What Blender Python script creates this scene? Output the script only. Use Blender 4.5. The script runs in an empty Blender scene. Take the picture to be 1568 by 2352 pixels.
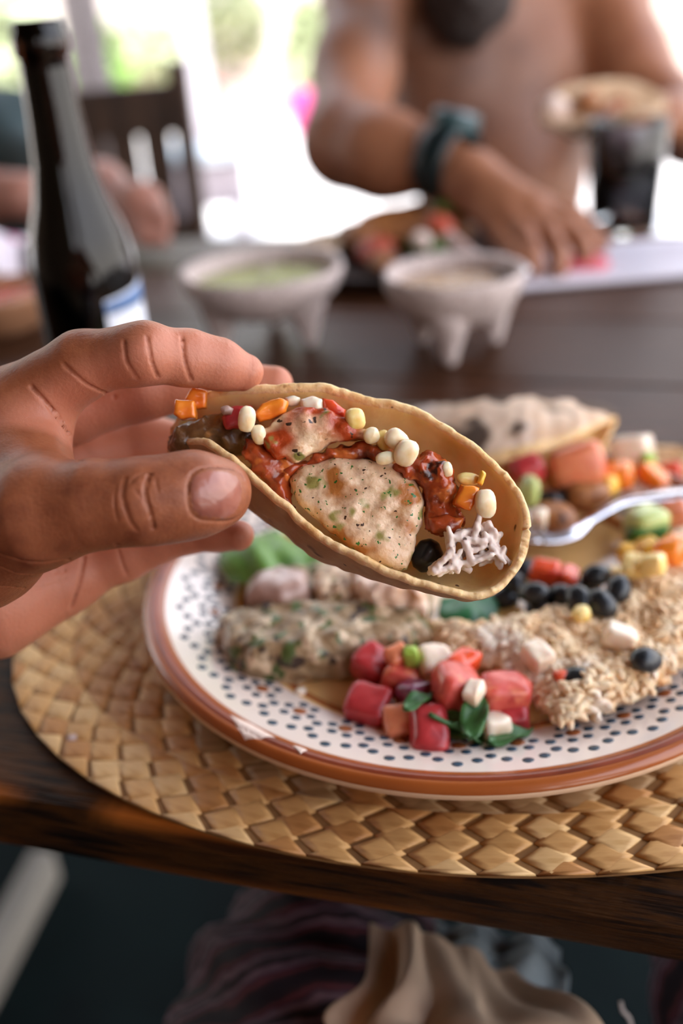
import bpy, bmesh, math, random
import numpy as np
from mathutils import Vector, Matrix, Euler
from math import radians, sin, cos, pi, sqrt, atan2

# ------------------------------------------------------------------ camera
PITCH, ROLL, FPX = radians(28), radians(4.5), 35/24*1568
CAM = np.array([0, 0, 1.0])
FW = np.array([0, cos(PITCH), -sin(PITCH)])
_r = np.array([1.0, 0, 0]); _u = np.cross(_r, FW)
RT = cos(ROLL)*_r - sin(ROLL)*_u
UP = sin(ROLL)*_r + cos(ROLL)*_u
scn = bpy.context.scene
COL = scn.collection
cd = bpy.data.cameras.new('camera'); cam = bpy.data.objects.new('camera', cd); COL.objects.link(cam)
cam.matrix_world = Matrix([[RT[0], UP[0], -FW[0], CAM[0]], [RT[1], UP[1], -FW[1], CAM[1]], [RT[2], UP[2], -FW[2], CAM[2]], [0, 0, 0, 1]])
cd.lens = 35; cd.sensor_fit = 'HORIZONTAL'; cd.sensor_width = 24; cd.clip_start = .01; cd.clip_end = 200
cd.dof.use_dof = True; cd.dof.focus_distance = .294; cd.dof.aperture_fstop = 4.2; cd.dof.aperture_blades = 0
scn.camera = cam

# ------------------------------------------------------------------ sky, sun, exposure
def lin(c):
    if isinstance(c, str): c = tuple(int(c[i:i+2], 16) for i in (0, 2, 4))
    return tuple((v/255/12.92 if v/255 <= .04045 else ((v/255+.055)/1.055)**2.4) for v in c) + (1,)
w = bpy.data.worlds.new('sky'); scn.world = w; w.use_nodes = True
wn = w.node_tree.nodes; wl = w.node_tree.links
bg = wn['Background']; tc = wn.new('ShaderNodeTexCoord'); sep = wn.new('ShaderNodeSeparateXYZ'); rmp = wn.new('ShaderNodeValToRGB')
wl.new(tc.outputs['Generated'], sep.inputs[0]); wl.new(sep.outputs['Z'], rmp.inputs[0]); wl.new(rmp.outputs[0], bg.inputs[0])
rmp.color_ramp.elements[0].position = 0; rmp.color_ramp.elements[0].color = lin('f8f1ea')
rmp.color_ramp.elements[1].position = .8; rmp.color_ramp.elements[1].color = lin('cfdaf2')
bg.inputs[1].default_value = 4.2
sd = bpy.data.lights.new('sun', 'SUN'); sun = bpy.data.objects.new('sun', sd); COL.objects.link(sun)
sd.energy = 5.0; sd.angle = radians(.6); sd.color = (1, .95, .88)
sun.rotation_euler = Vector((.12, .5, -.95)).to_track_quat('-Z', 'Y').to_euler()
vs = scn.view_settings
scn.display_settings.display_device = 'sRGB'
vs.view_transform = 'Standard'; vs.look = 'None'; vs.gamma = 1; vs.use_curve_mapping = False; vs.exposure = 0.32
try:
    scn.cycles.use_denoising = True; scn.cycles.max_bounces = 8; scn.cycles.transparent_max_bounces = 8
    scn.cycles.caustics_reflective = False; scn.cycles.caustics_refractive = False; scn.cycles.sample_clamp_indirect = 6
except Exception: pass

# ------------------------------------------------------------------ helpers
rng = random.Random(7); nrg = np.random.RandomState(7)
def P(x, y, d):                      # a point d metres in front of the lens, seen at picture coordinates x, y
    return CAM + d*(FW + RT*(x-784)/FPX - UP*(y-1176)/FPX)
def T(x, y, z=.75):                  # the point of the horizontal plane at height z
    v = FW + RT*(x-784)/FPX - UP*(y-1176)/FPX
    return CAM + v*(z-1)/v[2]
def K(x, y, d): return np.array([(x-784)/FPX*d, -(y-1176)/FPX*d, d])       # same, in the frame of the hand
KM = np.stack([RT, UP, FW])          # rows: frame axes
def k2w(v): return np.asarray(v) @ KM + CAM
def w2k(v): return (np.asarray(v)-CAM) @ KM.T

def link(name, me, mat=None, parent=None, loc=None):
    o = bpy.data.objects.new(name, me); COL.objects.link(o)
    if mat is not None and me is not None:
        for m in (mat if isinstance(mat, (list, tuple)) else [mat]): me.materials.append(m)
    if parent: o.parent = parent
    if loc is not None: o.location = loc
    return o
def mesh(V, F, smooth=True, mi=None, name='mesh'):
    me = bpy.data.meshes.new(name)
    me.from_pydata([tuple(map(float, v)) for v in V], [], [tuple(int(i) for i in f) for f in F])
    if smooth: me.polygons.foreach_set('use_smooth', [True]*len(me.polygons))
    if mi is not None: me.polygons.foreach_set('material_index', [int(i) for i in mi])
    me.update(); return me
def tag(o, label, cat, group=None, kind=None):
    if label: o['label'] = label
    if cat: o['category'] = cat
    if group: o['group'] = group
    if kind: o['kind'] = kind
    return o
def empty(name, label, cat, loc=(0, 0, 0), rz=0, group=None):
    o = bpy.data.objects.new(name, None); COL.objects.link(o); o.location = loc; o.rotation_euler = (0, 0, rz); o.empty_display_size = .02
    return tag(o, label, cat, group)
def wobj(name, V, F, mat, parent=None, smooth=True, mi=None, loc=None):
    """object from world-space vertices; origin at their centre (or loc); a parent must be unrotated"""
    V = np.asarray(V, float); c = (V.min(0)+V.max(0))/2 if loc is None else np.asarray(loc, float)
    if parent is not None: par = np.array(parent.matrix_world.translation if False else parent.location)
    o = link(name, mesh(V-c, F, smooth, mi, name), mat, parent)
    o.location = c - (par if parent is not None else 0)
    return o
def struct(o): o['kind'] = 'structure'; return o

_ph = [(nrg.normal(size=3), nrg.uniform(0, 6.28)) for _ in range(9)]
def nz(X, Y, Z, s):                  # cheap smooth noise, about -1..1, feature size ~ 1/s
    r = 0
    for i, (d, p) in enumerate(_ph[:6]): r = r + np.sin((d[0]*X+d[1]*Y+d[2]*Z)*s*2.2 + p + 1.7*np.sin((d[1]*X-d[0]*Y+d[2]*Z)*s*1.3+p*2))
    return r/3.5
E12 = [((0,0,0),(1,0,0)),((0,1,0),(1,1,0)),((0,0,1),(1,0,1)),((0,1,1),(1,1,1)),((0,0,0),(0,1,0)),((1,0,0),(1,1,0)),((0,0,1),(0,1,1)),((1,0,1),(1,1,1)),((0,0,0),(0,0,1)),((1,0,0),(1,0,1)),((0,1,0),(0,1,1)),((1,1,0),(1,1,1))]
def nets(f, lo, hi, h):
    ax = [np.arange(lo[i], hi[i]+h, h, dtype=np.float32) for i in range(3)]
    X, Y, Z = np.meshgrid(*ax, indexing='ij'); F = f(X, Y, Z).astype(np.float32); s = F < 0
    c = np.zeros(tuple(n-1 for n in F.shape), np.int8)
    for i in (0, 1):
        for j in (0, 1):
            for k in (0, 1): c += s[i:F.shape[0]-1+i, j:F.shape[1]-1+j, k:F.shape[2]-1+k]
    mx = (c > 0) & (c < 8); ci = np.argwhere(mx); idx = np.full(c.shape, -1, np.int64); idx[mx] = np.arange(len(ci))
    S = np.zeros((len(ci), 3)); N = np.zeros(len(ci))
    for a, b in E12:
        a = np.array(a); b = np.array(b); fa = F[tuple((ci+a).T)]; fb = F[tuple((ci+b).T)]; m = (fa < 0) != (fb < 0)
        t = np.where(m, fa/np.where(m, fa-fb, 1), 0); S += m[:, None]*(a+t[:, None]*(b-a)); N += m
    V = np.array(lo)+h*(ci+S/N[:, None]); Q = []
    for axn, (p, q) in ((0, (1, 2)), (1, (2, 0)), (2, (0, 1))):
        sl0 = [slice(None)]*3; sl1 = [slice(None)]*3; sl0[axn] = slice(None, -1); sl1[axn] = slice(1, None)
        A = s[tuple(sl0)]; B = s[tuple(sl1)]; e = np.argwhere(A != B)
        ok = (e[:, p] > 0) & (e[:, q] > 0) & (e[:, p] < F.shape[p]-1) & (e[:, q] < F.shape[q]-1); e = e[ok]
        ins = A[tuple(e.T)]; cs = []
        for dp, dq in ((1, 1), (0, 1), (0, 0), (1, 0)):
            g = e.copy(); g[:, p] -= dp; g[:, q] -= dq; cs.append(idx[tuple(g.T)])
        q4 = np.stack(cs, 1); q4[~ins] = q4[~ins][:, ::-1]; Q.append(q4)
    return V, np.concatenate(Q)
def rc(X, Y, Z, a, b, ra, rb):       # tapered capsule
    a = np.asarray(a); d = np.asarray(b)-a; L = float(d@d)+1e-12
    t = np.clip(((X-a[0])*d[0]+(Y-a[1])*d[1]+(Z-a[2])*d[2])/L, 0, 1)
    return np.sqrt((X-a[0]-t*d[0])**2+(Y-a[1]-t*d[1])**2+(Z-a[2]-t*d[2])**2)-(ra+(rb-ra)*t)
def smin(a, b, k):
    h = np.maximum(k-np.abs(a-b), 0)/k; return np.minimum(a, b)-h*h*k*.25
def smax(a, b, k): return -smin(-a, -b, k)
def chain(X, Y, Z, pts, rs, k):
    d = None
    for i in range(len(pts)-1):
        e = rc(X, Y, Z, pts[i], pts[i+1], rs[i], rs[i+1]); d = e if d is None else smin(d, e, k)
    return d
def ell(X, Y, Z, c, r):
    k = np.sqrt(((X-c[0])/r[0])**2+((Y-c[1])/r[1])**2+((Z-c[2])/r[2])**2); return (k-1)*min(r)
def polyd(x, y, p):                  # signed distance to a 2-D polygon
    p = np.asarray(p, float); d = np.full(x.shape, 1e9); s = np.ones(x.shape); n = len(p)
    for i in range(n):
        a = p[i]; b = p[i-1]; e = b-a; wx = x-a[0]; wy = y-a[1]
        t = np.clip((wx*e[0]+wy*e[1])/(e@e+1e-15), 0, 1); d = np.minimum(d, (wx-e[0]*t)**2+(wy-e[1]*t)**2)
        c1 = y >= a[1]; c2 = y < b[1]; c3 = e[0]*wy > e[1]*wx
        flip = (c1 & c2 & c3) | (~c1 & ~c2 & ~c3); s = np.where(flip, -s, s)
    return s*np.sqrt(d)
def slabf(u, v, wv, poly, w0, w1, rnd):  # rounded prism over a polygon in (u,v), between w0 and w1
    d2 = polyd(u, v, poly)+rnd; dz = np.abs(wv-(w0+w1)/2)-abs(w1-w0)/2+rnd
    return np.sqrt(np.maximum(d2, 0)**2+np.maximum(dz, 0)**2)+np.minimum(np.maximum(d2, dz), 0)-rnd
def kslab(name, px, d, th, mat, rnd=.003, namp=.0006, ns=300, h=.0009, dome=0.0, parent=None, tilt=(0, 0)):
    """lump in the hand's frame: outline seen at picture coords px, front face at depth d, th thick"""
    q = np.array([K(x, y, d)[:2] for x, y in px]); c = q.mean(0); R = np.abs(q-c).max()
    lo = np.r_[q.min(0)-.004, d-.006-abs(dome)-R*(abs(tilt[0])+abs(tilt[1]))]; hi = np.r_[q.max(0)+.004, d+th+.006+R*(abs(tilt[0])+abs(tilt[1]))]
    def f(X, Y, Z):
        Zs = Z-tilt[0]*(X-c[0])-tilt[1]*(Y-c[1])-dome*(((X-c[0])**2+(Y-c[1])**2)/R**2)
        return slabf(X, Y, Zs, q, d, d+th, rnd)+namp*nz(X, Y, Z, ns)+.5*namp*nz(Y, Z, X, ns*2.7)
    V, Q = nets(f, lo, hi, h); return wobj(name, k2w(V), Q[:, ::-1] if np.linalg.det(KM) < 0 else Q, mat, parent)
def tslab(name, px, z0, th, mat, rnd=.004, namp=.0008, ns=200, h=.0014, dome=0.0, parent=None):
    """lump lying on a plate: outline on the plane z0 (picture coords projected onto it), th high"""
    q = np.array([T(x, y, z0)[:2] for x, y in px]); c = q.mean(0); R = np.abs(q-c).max()
    lo = np.r_[q.min(0)-.004, z0-.004]; hi = np.r_[q.max(0)+.004, z0+th+.006]
    def f(X, Y, Z):
        Zs = Z+dome*(((X-c[0])**2+(Y-c[1])**2)/R**2)
        return slabf(X, Y, Zs, q, z0-.002, z0+th, rnd)+namp*nz(X, Y, Z, ns)+.5*namp*nz(Y, Z, X, ns*2.6)
    V, Q = nets(f, lo, hi, h); return wobj(name, V, Q, mat, parent)
def lathe(prof, seg=64, ox=0, oy=0, oz=0, caps=False):
    V = []; F = []; n = len(prof)
    for j in range(seg):
        a = 2*pi*j/seg
        for r, z in prof: V.append((ox+r*cos(a), oy+r*sin(a), oz+z))
    for j in range(seg):
        k = (j+1) % seg
        for i in range(n-1): F.append((j*n+i, k*n+i, k*n+i+1, j*n+i+1))
    return V, F
def tube(pts, rs, seg=10):
    pts = np.asarray(pts, float); n = len(pts)
    if np.isscalar(rs): rs = [rs]*n
    V = []; F = []; up = np.array([.13, .2, .97])
    for i in range(n):
        t = pts[min(i+1, n-1)]-pts[max(i-1, 0)]; t = t/(np.linalg.norm(t)+1e-12); a = np.cross(t, up); a /= np.linalg.norm(a)+1e-12; b = np.cross(a, t)
        for j in range(seg):
            g = 2*pi*j/seg; V.append(pts[i]+rs[i]*(cos(g)*a+sin(g)*b))
    for i in range(n-1):
        for j in range(seg):
            k = (j+1) % seg; F.append((i*seg+j, (i+1)*seg+j, (i+1)*seg+k, i*seg+k))
    F.append(tuple(range(seg))); F.append(tuple(range(n*seg-1, (n-1)*seg-1, -1)))
    return V, F
def spline(pts, n):                  # Catmull-Rom through pts, n samples by chord length
    p = np.asarray(pts, float); L = np.r_[0, np.cumsum(np.linalg.norm(np.diff(p, axis=0), axis=1)+1e-9)]; out = []
    q = np.vstack([2*p[0]-p[1], p, 2*p[-1]-p[-2]])
    for s in (np.linspace(0, 1, n) if np.isscalar(n) else n):
        x = s*L[-1]; i = min(max(np.searchsorted(L, x)-1, 0), len(p)-2); t = (x-L[i])/(L[i+1]-L[i])
        a, b, c, d = q[i:i+4]; out.append(.5*((2*b)+(-a+c)*t+(2*a-5*b+4*c-d)*t*t+(-a+3*b-3*c+d)*t**3))
    return np.array(out)
def box(c, s, ax=None):              # 8 verts, 6 faces
    ax = np.eye(3) if ax is None else np.asarray(ax); c = np.asarray(c, float)
    V = [c+.5*(sx*s[0]*ax[0]+sy*s[1]*ax[1]+sz*s[2]*ax[2]) for sx in (-1, 1) for sy in (-1, 1) for sz in (-1, 1)]
    return V, [(0, 1, 3, 2), (4, 6, 7, 5), (0, 4, 5, 1), (2, 3, 7, 6), (0, 2, 6, 4), (1, 5, 7, 3)]
def bevel(o, wd=.004, seg=2):
    m = o.modifiers.new('edge', 'BEVEL'); m.width = wd; m.segments = seg; return o
def join(parts):
    V = []; F = []; mi = []
    for k, p in enumerate(parts):
        n = len(V); V += [tuple(v) for v in p[0]]; F += [tuple(i+n for i in f) for f in p[1]]; mi += [p[2] if len(p) > 2 else 0]*len(p[1])
    return V, F, mi

# ------------------------------------------------------------------ materials
def M(name, cols, scale=40, detail=3, rough=.5, bump=0, bscale=300, sss=0, rad=(.004, .0015, .0008), spots=(), stretch=(1, 1, 1), metal=0, trans=0, ior=1.45, coat=0, spec=.5, wave=None, attr=None, bstretch=None, bdist=.001):
    m = bpy.data.materials.new(name); m.use_nodes = True; N = m.node_tree.nodes; L = m.node_tree.links; b = N['Principled BSDF']
    co = N.new('ShaderNodeTexCoord'); mp = N.new('ShaderNodeMapping'); L.new(co.outputs['Object'], mp.inputs[0]); mp.inputs['Scale'].default_value = stretch
    if isinstance(cols, (str, tuple)): cols = [cols]
    if len(cols) == 1: rgb = N.new('ShaderNodeRGB'); rgb.outputs[0].default_value = lin(cols[0]); out = rgb.outputs[0]
    else:
        if wave:
            n = N.new('ShaderNodeTexWave'); n.inputs['Scale'].default_value = wave[0]; n.inputs['Distortion'].default_value = wave[1]; n.inputs['Detail'].default_value = 3; n.inputs['Detail Scale'].default_value = wave[2]; n.bands_direction = wave[3]; src = n.outputs['Fac']
        else:
            n = N.new('ShaderNodeTexNoise'); n.inputs['Scale'].default_value = scale; n.inputs['Detail'].default_value = detail; n.inputs['Roughness'].default_value = .6; src = n.outputs['Fac']
        L.new(mp.outputs[0], n.inputs['Vector'])
        r = N.new('ShaderNodeValToRGB'); L.new(src, r.inputs[0]); e = r.color_ramp.elements
        lo, hi = (.3, .7) if not wave else (0, 1)
        e[0].position = lo; e[0].color = lin(cols[0]); e[1].position = hi; e[1].color = lin(cols[-1])
        for i in range(1, len(cols)-1): q = e.new(lo+(hi-lo)*i/(len(cols)-1)); q.color = lin(cols[i])
        out = r.outputs[0]
    def mix(fac, a, bcol):
        x = N.new('ShaderNodeMix'); x.data_type = 'RGBA'; L.new(fac, x.inputs[0]); L.new(a, x.inputs[6])
        if isinstance(bcol, (str, tuple)): x.inputs[7].default_value = lin(bcol)
        else: L.new(bcol, x.inputs[7])
        return x.outputs[2]
    if attr:                                     # a second ground colour laid out by a mesh attribute
        at = N.new('ShaderNodeAttribute'); at.attribute_name = attr[0]; out = mix(at.outputs['Fac'], out, attr[1])
    for i, (c, sc, th, *soft) in enumerate(spots):
        n = N.new('ShaderNodeTexNoise'); n.inputs['Scale'].default_value = sc; n.inputs['Detail'].default_value = 2; ad = N.new('ShaderNodeVectorMath'); ad.operation = 'ADD'; ad.inputs[1].default_value = (i*3.1+1, i*1.7, i*2.3)
        L.new(mp.outputs[0], ad.inputs[0]); L.new(ad.outputs[0], n.inputs['Vector'])
        r = N.new('ShaderNodeValToRGB'); r.color_ramp.elements[0].position = th; r.color_ramp.elements[1].position = min(1, th+(soft[0] if soft else .04)); L.new(n.outputs['Fac'], r.inputs[0]); out = mix(r.outputs[0], out, c)
    L.new(out, b.inputs['Base Color']); b.inputs['Roughness'].default_value = rough; b.inputs['Metallic'].default_value = metal; b.inputs['IOR'].default_value = ior
    b.inputs['Transmission Weight'].default_value = trans; b.inputs['Coat Weight'].default_value = coat; b.inputs['Coat Roughness'].default_value = .08; b.inputs['Specular IOR Level'].default_value = spec
    if sss: b.inputs['Subsurface Weight'].default_value = sss; b.inputs['Subsurface Radius'].default_value = rad; b.inputs['Subsurface Scale'].default_value = 1.0
    if bump:
        n = N.new('ShaderNodeTexNoise'); n.inputs['Scale'].default_value = bscale; n.inputs['Detail'].default_value = 4
        if bstretch: m2 = N.new('ShaderNodeMapping'); m2.inputs['Scale'].default_value = bstretch; L.new(co.outputs['Object'], m2.inputs[0]); L.new(m2.outputs[0], n.inputs['Vector'])
        else: L.new(mp.outputs[0], n.inputs['Vector'])
        u = N.new('ShaderNodeBump'); u.inputs['Strength'].default_value = bump; u.inputs['Distance'].default_value = bdist; L.new(n.outputs['Fac'], u.inputs['Height']); L.new(u.outputs[0], b.inputs['Normal'])
    return m

# ------------------------------------------------------------------ the setting
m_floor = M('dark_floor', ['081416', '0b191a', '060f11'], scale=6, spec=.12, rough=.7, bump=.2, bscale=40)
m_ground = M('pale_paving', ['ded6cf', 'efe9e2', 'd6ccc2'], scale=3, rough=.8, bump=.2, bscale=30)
m_thatch = M('palm_thatch', ['4a3827', '6b5238', '3a2c20'], scale=12, rough=.9, stretch=(1, 8, 1))
m_wall = M('white_plaster', ['f0ebe6', 'e2dad4'], scale=4, rough=.85, bump=.1, bscale=30)
m_post = M('weathered_post', ['5d5452', '787070', '4c4444'], scale=14, rough=.8, stretch=(4, 4, .5), bump=.3, bscale=60)
m_ppost = M('whitewashed_post', ['c9c3cc', 'e0dbe2'], scale=8, rough=.8)
def slab(name, lo, hi, mat, label=None):
    lo = np.array(lo); hi = np.array(hi); V, F = box((lo+hi)/2, hi-lo); return struct(wobj(name, V, F, mat, smooth=False))
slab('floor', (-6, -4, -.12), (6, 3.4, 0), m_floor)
slab('ground', (-14, 3.4, -.12), (14, 9.2, 0), m_ground)
slab('ground', (-14, 9.2, -.12), (14, 22, 0), M('sandy_path', ['b39a8c', 'c2ab9d', 'a68d7e'], scale=2, rough=.9, bump=.2, bscale=20))
# thatched roof: a thick sloping slab, open on all four sides
V, F = box((-1.75, .1, 2.75), (6.3, 5.8, .16))
struct(wobj('ceiling', V, F, m_thatch, smooth=False))
for i, (x, y) in enumerate(((-4.4, 2.6), (1.2, 2.75), (-4.4, -2.6), (1.2, -2.6))):
    V, F = lathe([(.0, 0), (.09, 0), (.085, 1.3), (.08, 2.67), (0, 2.67)], 16, x, y); o = struct(wobj('trim_%d' % (i+1), V, F, m_post))
slab('wall_back', (-14, 17.5, 0), (14, 17.8, 2.6), m_wall)
slab('wall_front_blocker', (-4.8, -2.9, 0), (-.1, -2.7, 2.66), M('warm_plaster', ['8f7a66', '9c8772'], scale=3, rough=.85))  # added behind the camera, out of view, to cut the light from there
slab('wall_left_blocker', (-4.8, -2.7, 0), (-4.6, 2.4, 2.66), M('tan_plaster', ['8a7766', '98846f'], scale=3, rough=.85))  # unseen wall, added to hold back light from the left
slab('wall_right', (5.6, 4.5, 0), (5.8, 17.5, 2.4), m_wall)

# posts standing on the patio
def post(p, r, h, mat, label):
    ro = empty('wooden_post', label, 'post', (p[0], p[1], 0), group='posts on the patio')
    V, F = lathe([(0, 0), (r*1.05, 0), (r, h*.5), (r*.95, h), (0, h)], 20, p[0], p[1]); wobj('shaft', V, F, mat, ro)
    V, F = lathe([(0, 0), (r*1.35, 0), (r*1.35, .05), (r*1.1, .07), (r, .07)], 20, p[0], p[1]); wobj('foot', V, F, mat, ro)
p = P(207, 150, 4.4); post(p, .085, 2.66, m_post, 'grey weathered wooden post behind the beer bottle')
p = P(447, 100, 6.6); post(p, .07, 2.7, m_ppost, 'whitewashed post behind the dark chair, thinner than the grey one')

# shrubs: every bush a thing with its own stems and a cloud of leaves
m_leafA = M('sunlit_leaf', ['6f9a3e', '8fb457', '557f30'], scale=9, rough=.6)
m_leafB = M('pale_leaf', ['b7c292', 'd0d6b2', '9db07a'], scale=9, rough=.6)
m_stem = M('twig', ['6a5848', '58483a'], scale=20, rough=.9)
def shrub(x, y, r, h, mat, label, n=420, seed=0):
    g = random.Random(seed); ro = empty('garden_shrub', label, 'shrub', (x, y, 0), group='shrubs beyond the patio')
    parts = []
    for k in range(5):
        a = g.uniform(0, 6.28); parts.append(tube([(x+.06*cos(a), y+.06*sin(a), 0), (x+.4*r*cos(a), y+.4*r*sin(a), h*.5), (x+.7*r*cos(a), y+.7*r*sin(a), h*.9)], [.02, .014, .005], 6))
    V, F, _ = join(parts); wobj('stem', V, F, m_stem, ro)
    V = []; F = []
    for k in range(n):
        d = np.array([g.gauss(0, 1), g.gauss(0, 1), g.gauss(0, 1)]); d /= np.linalg.norm(d); q = np.array([x, y, h*.52])+d*np.array([r, r, h*.5])*g.uniform(.55, 1)
        a = np.array([g.gauss(0, 1), g.gauss(0, 1), g.gauss(0, .6)]); a /= np.linalg.norm(a); b = np.cross(a, d); b /= np.linalg.norm(b)+1e-9; L = g.uniform(.1, .17); nn = np.cross(a, b)
        i = len(V); V += [q-a*L, q+b*L*.38+nn*.012, q+a*L, q-b*L*.38+nn*.012, q+nn*.03]; F += [(i, i+1, i+4), (i+1, i+2, i+4), (i+2, i+3, i+4), (i+3, i, i+4)]
    tag(wobj('foliage', V, F, mat, ro), None, None, kind='stuff')
for i, (px_, py_, d, r, h, mt, lb) in enumerate([(20, 120, 7.5, .35, 1.3, m_leafB, 'green shrub left of the beer bottle neck'), (345, 190, 10.5, .5, .8, m_leafB, 'low green shrub between the two patio posts'),
        (220, 190, 9.0, .3, .9, m_leafA, 'narrow green shrub just right of the grey post'), (520, 40, 12.5, .55, 1.3, m_leafB, 'pale olive shrub above the sunlit paving'), (712, 190, 8.2, .17, .9, m_leafB, 'slim pale shrub beside the bare-chested man')]):
    q = P(px_, py_, d); shrub(q[0], q[1], r, h, mt, lb, seed=i)

m_redcloth = M('red_plastic', ['d8434a', 'e86a5a'], scale=5, rough=.5)
m_pink = M('magenta_plastic', ['d83a86', 'e25a9c'], scale=5, rough=.5)
m_paleplast = M('pale_blue_plastic', ['c9d6de', 'b9c6d2'], scale=5, rough=.5)
m_shade = M('shade_grey_plastic', ['a89ea4', '978d94'], scale=5, rough=.5)  # white plastic's shaded sides, the shade put into the colour
def pot(p, r, h, mat, label, cat='pot', name='flower_pot', rim=True):
    V, F = lathe([(0, 0), (r*.75, 0), (r, h*.86), (r*1.12, h*.86), (r*1.12, h), (r*.95, h), (r*.8, h*.2), (0, h*.2)], 24, p[0], p[1]); return tag(wobj(name, V, F, mat), label, cat)
g = T(470, 285, 0); pot(g, .17, .32, m_redcloth, 'red pot at the left end of the sunlit paving')
g = T(708, 305, 0); pot(g, .14, .3, m_pink, 'magenta pot close to the man at the sunlit paving')
# pale stool standing in the shade behind the bowls
g = T(492, 562, 0)
st = empty('patio_stool', 'pale plastic stool in the shade behind the larger stone bowl', 'stool', (g[0], g[1], 0))
V, F = box((g[0], g[1], .40), (.36, .34, .04)); bevel(wobj('seat', V, F, m_paleplast, st, smooth=False), .012)
for sx in (-1, 1):
    for sy in (-1, 1):
        V, F = box((g[0]+.14*sx, g[1]+.13*sy, .19), (.05, .05, .38)); bevel(wobj('leg', V, F, m_shade, st, smooth=False), .008)
V, F = box((g[0], g[1]-.135, .28), (.25, .02, .18)); wobj('apron', V, F, m_shade, st, smooth=False)

# dark dining chair on the far side of the table
m_chair = M('dark_chair_wood', ['3b2a22', '4d3729', '2e211b'], scale=20, rough=.5, stretch=(1, 1, .2))
def chair(c, rz, label):
    ro = empty('dining_chair', label, 'chair', (c[0], c[1], 0), rz)
    def b(n, cc, s):
        V, F = box(cc, s); o = link(n, mesh(np.array(V)-np.array(cc), F, False), m_chair, ro, cc); bevel(o, .006); return o
    b('seat', (0, .0, .44), (.44, .42, .035))
    for sx in (-1, 1): b('leg', (.19*sx, -.18, .21), (.042, .042, .42)); b('back_post', (.205*sx, .20, .44), (.046, .042, .88))
    b('top_rail', (0, .20, .79), (.37, .028, .10)); b('bottom_rail', (0, .20, .54), (.37, .024, .05))
    for k in range(5): b('slat', (-.14+.07*k, .20, .655), (.064, .014, .19))
    b('stretcher', (0, -.18, .18), (.34, .025, .03))
q = P(160, 285, 1.93); chair((q[0]-.005, q[1]-.02), radians(0), 'dark wooden slat-back dining chair behind the beer bottle')

# ------------------------------------------------------------------ dining table
m_wood = []
for i, (c0, c1, c2) in enumerate((('362014', '482c1c', '2a1910'), ('3e2518', '50311f', '301c12'), ('392217', '4c2e1e', '2c1a11'))):
    m_wood.append(M('dark_plank', [c0, c1, c0, c2], scale=16, detail=6, rough=.36, spec=.13, stretch=(1.2, 14, 14), bump=.12, bscale=30, bdist=.0012, bstretch=(2, 40, 40)))
m_edge = M('worn_plank', ['0f0a08', '1d130d', '43280f', '160e0a', '0b0706'], scale=9, detail=7, rough=.5, spec=.2, stretch=(1.6, 22, 22), bump=.6, bscale=26, bdist=.002, bstretch=(2.2, 45, 45), attr=('wear', 'bd6e2c'))
TYAW = atan2(.204-.275, .092+.131); T0 = np.array([0, .2335, .75]); ed = np.array([cos(TYAW), sin(TYAW), 0]); en = np.array([-sin(TYAW), cos(TYAW), 0])
tab = empty('dining_table', 'dark brown plank dining table with a worn front edge', 'table', (T0[0], T0[1], 0), TYAW)
LX0, LX1, DEP, TH = -.95, 1.15, .852, .032
def plank(y0, y1, mat, front=False):
    nx = 420 if front else 12
    xs = np.linspace(LX0, LX1, nx+1); prof = []
    yb = y0+.0008; ye = y1-.0008; r = .006 if front else .0015; nz_ = TH
    if front:
        prof = [(yb+.004, -nz_), (yb+.001, -nz_+.004), (yb, -nz_*.66), (yb, -nz_*.4), (yb+.001, -.008), (yb+.003, -.003), (yb+.008, -.0005), (yb+.02, 0), (ye-.001, 0), (ye, -.001), (ye, -nz_)]
    else: prof = [(yb, -nz_), (yb, -r), (yb+r, 0), (ye-r, 0), (ye, -r), (ye, -nz_)]
    n = len(prof); V = []; F = []; wear = []
    for x in xs:
        for j, (y, z) in enumerate(prof):
            dy = dz = 0; wv = 0
            if front and j < 8:
                f = [.5, .8, 1, 1, 1.1, 1.2, .9, .2][j]; dy = f*.0022*float(nz(np.array(x*1.0), np.array(j*.05), np.array(.3), 9)); dz = -abs(f*.0012*float(nz(np.array(x), np.array(.7), np.array(j*.1), 22))) if 4 <= j <= 7 else 0
                e = float(nz(np.array(x*1.0+.31), np.array(.2), np.array(.9), 16)); wv = max(0, min(1, (e-.05)*2.2))*[0, .2, .0, .0, .08, 1, .12, 0][j]
            V.append((x, y+dy, z+dz)); wear.append(wv)
    for i in range(nx):
        for j in range(n): k = (j+1) % n; F.append((i*n+j, (i+1)*n+j, (i+1)*n+k, i*n+k))
    F.append(tuple(range(n))); F.append(tuple(range(len(V)-1, len(V)-n-1, -1)))
    me = mesh(V, F, False, name='plank'); o = link('plank', me, mat, tab, (0, 0, .75))
    if front:
        a = me.attributes.new('wear', 'FLOAT', 'POINT'); a.data.foreach_set('value', wear)
    return o
PW = DEP/6
for i in range(6): plank(PW*i, PW*(i+1), m_edge if i == 0 else m_wood[i % 3], i == 0)
def tb(n, c, s, mat, bv=.004):
    V, F = box((0, 0, 0), s); return bevel(link(n, mesh(V, F, False), mat, tab, c), bv)
for x in (LX0+.12, LX1-.12):
    for y in (.1, DEP-.1): tb('leg', (x, y, .359), (.07, .07, .718), m_wood[1])
tb('apron', ((LX0+LX1)/2, DEP-.1, .675), (LX1-LX0-.36, .03, .08), m_wood[1]); tb('apron', ((LX0+LX1)/2, .16, .685), (LX1-LX0-.36, .03, .06), m_wood[1])
m_rail = M('pale_grey_wood', ['9a958c', '857f77'], scale=20, rough=.6, stretch=(1, .2, 1))
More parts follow.
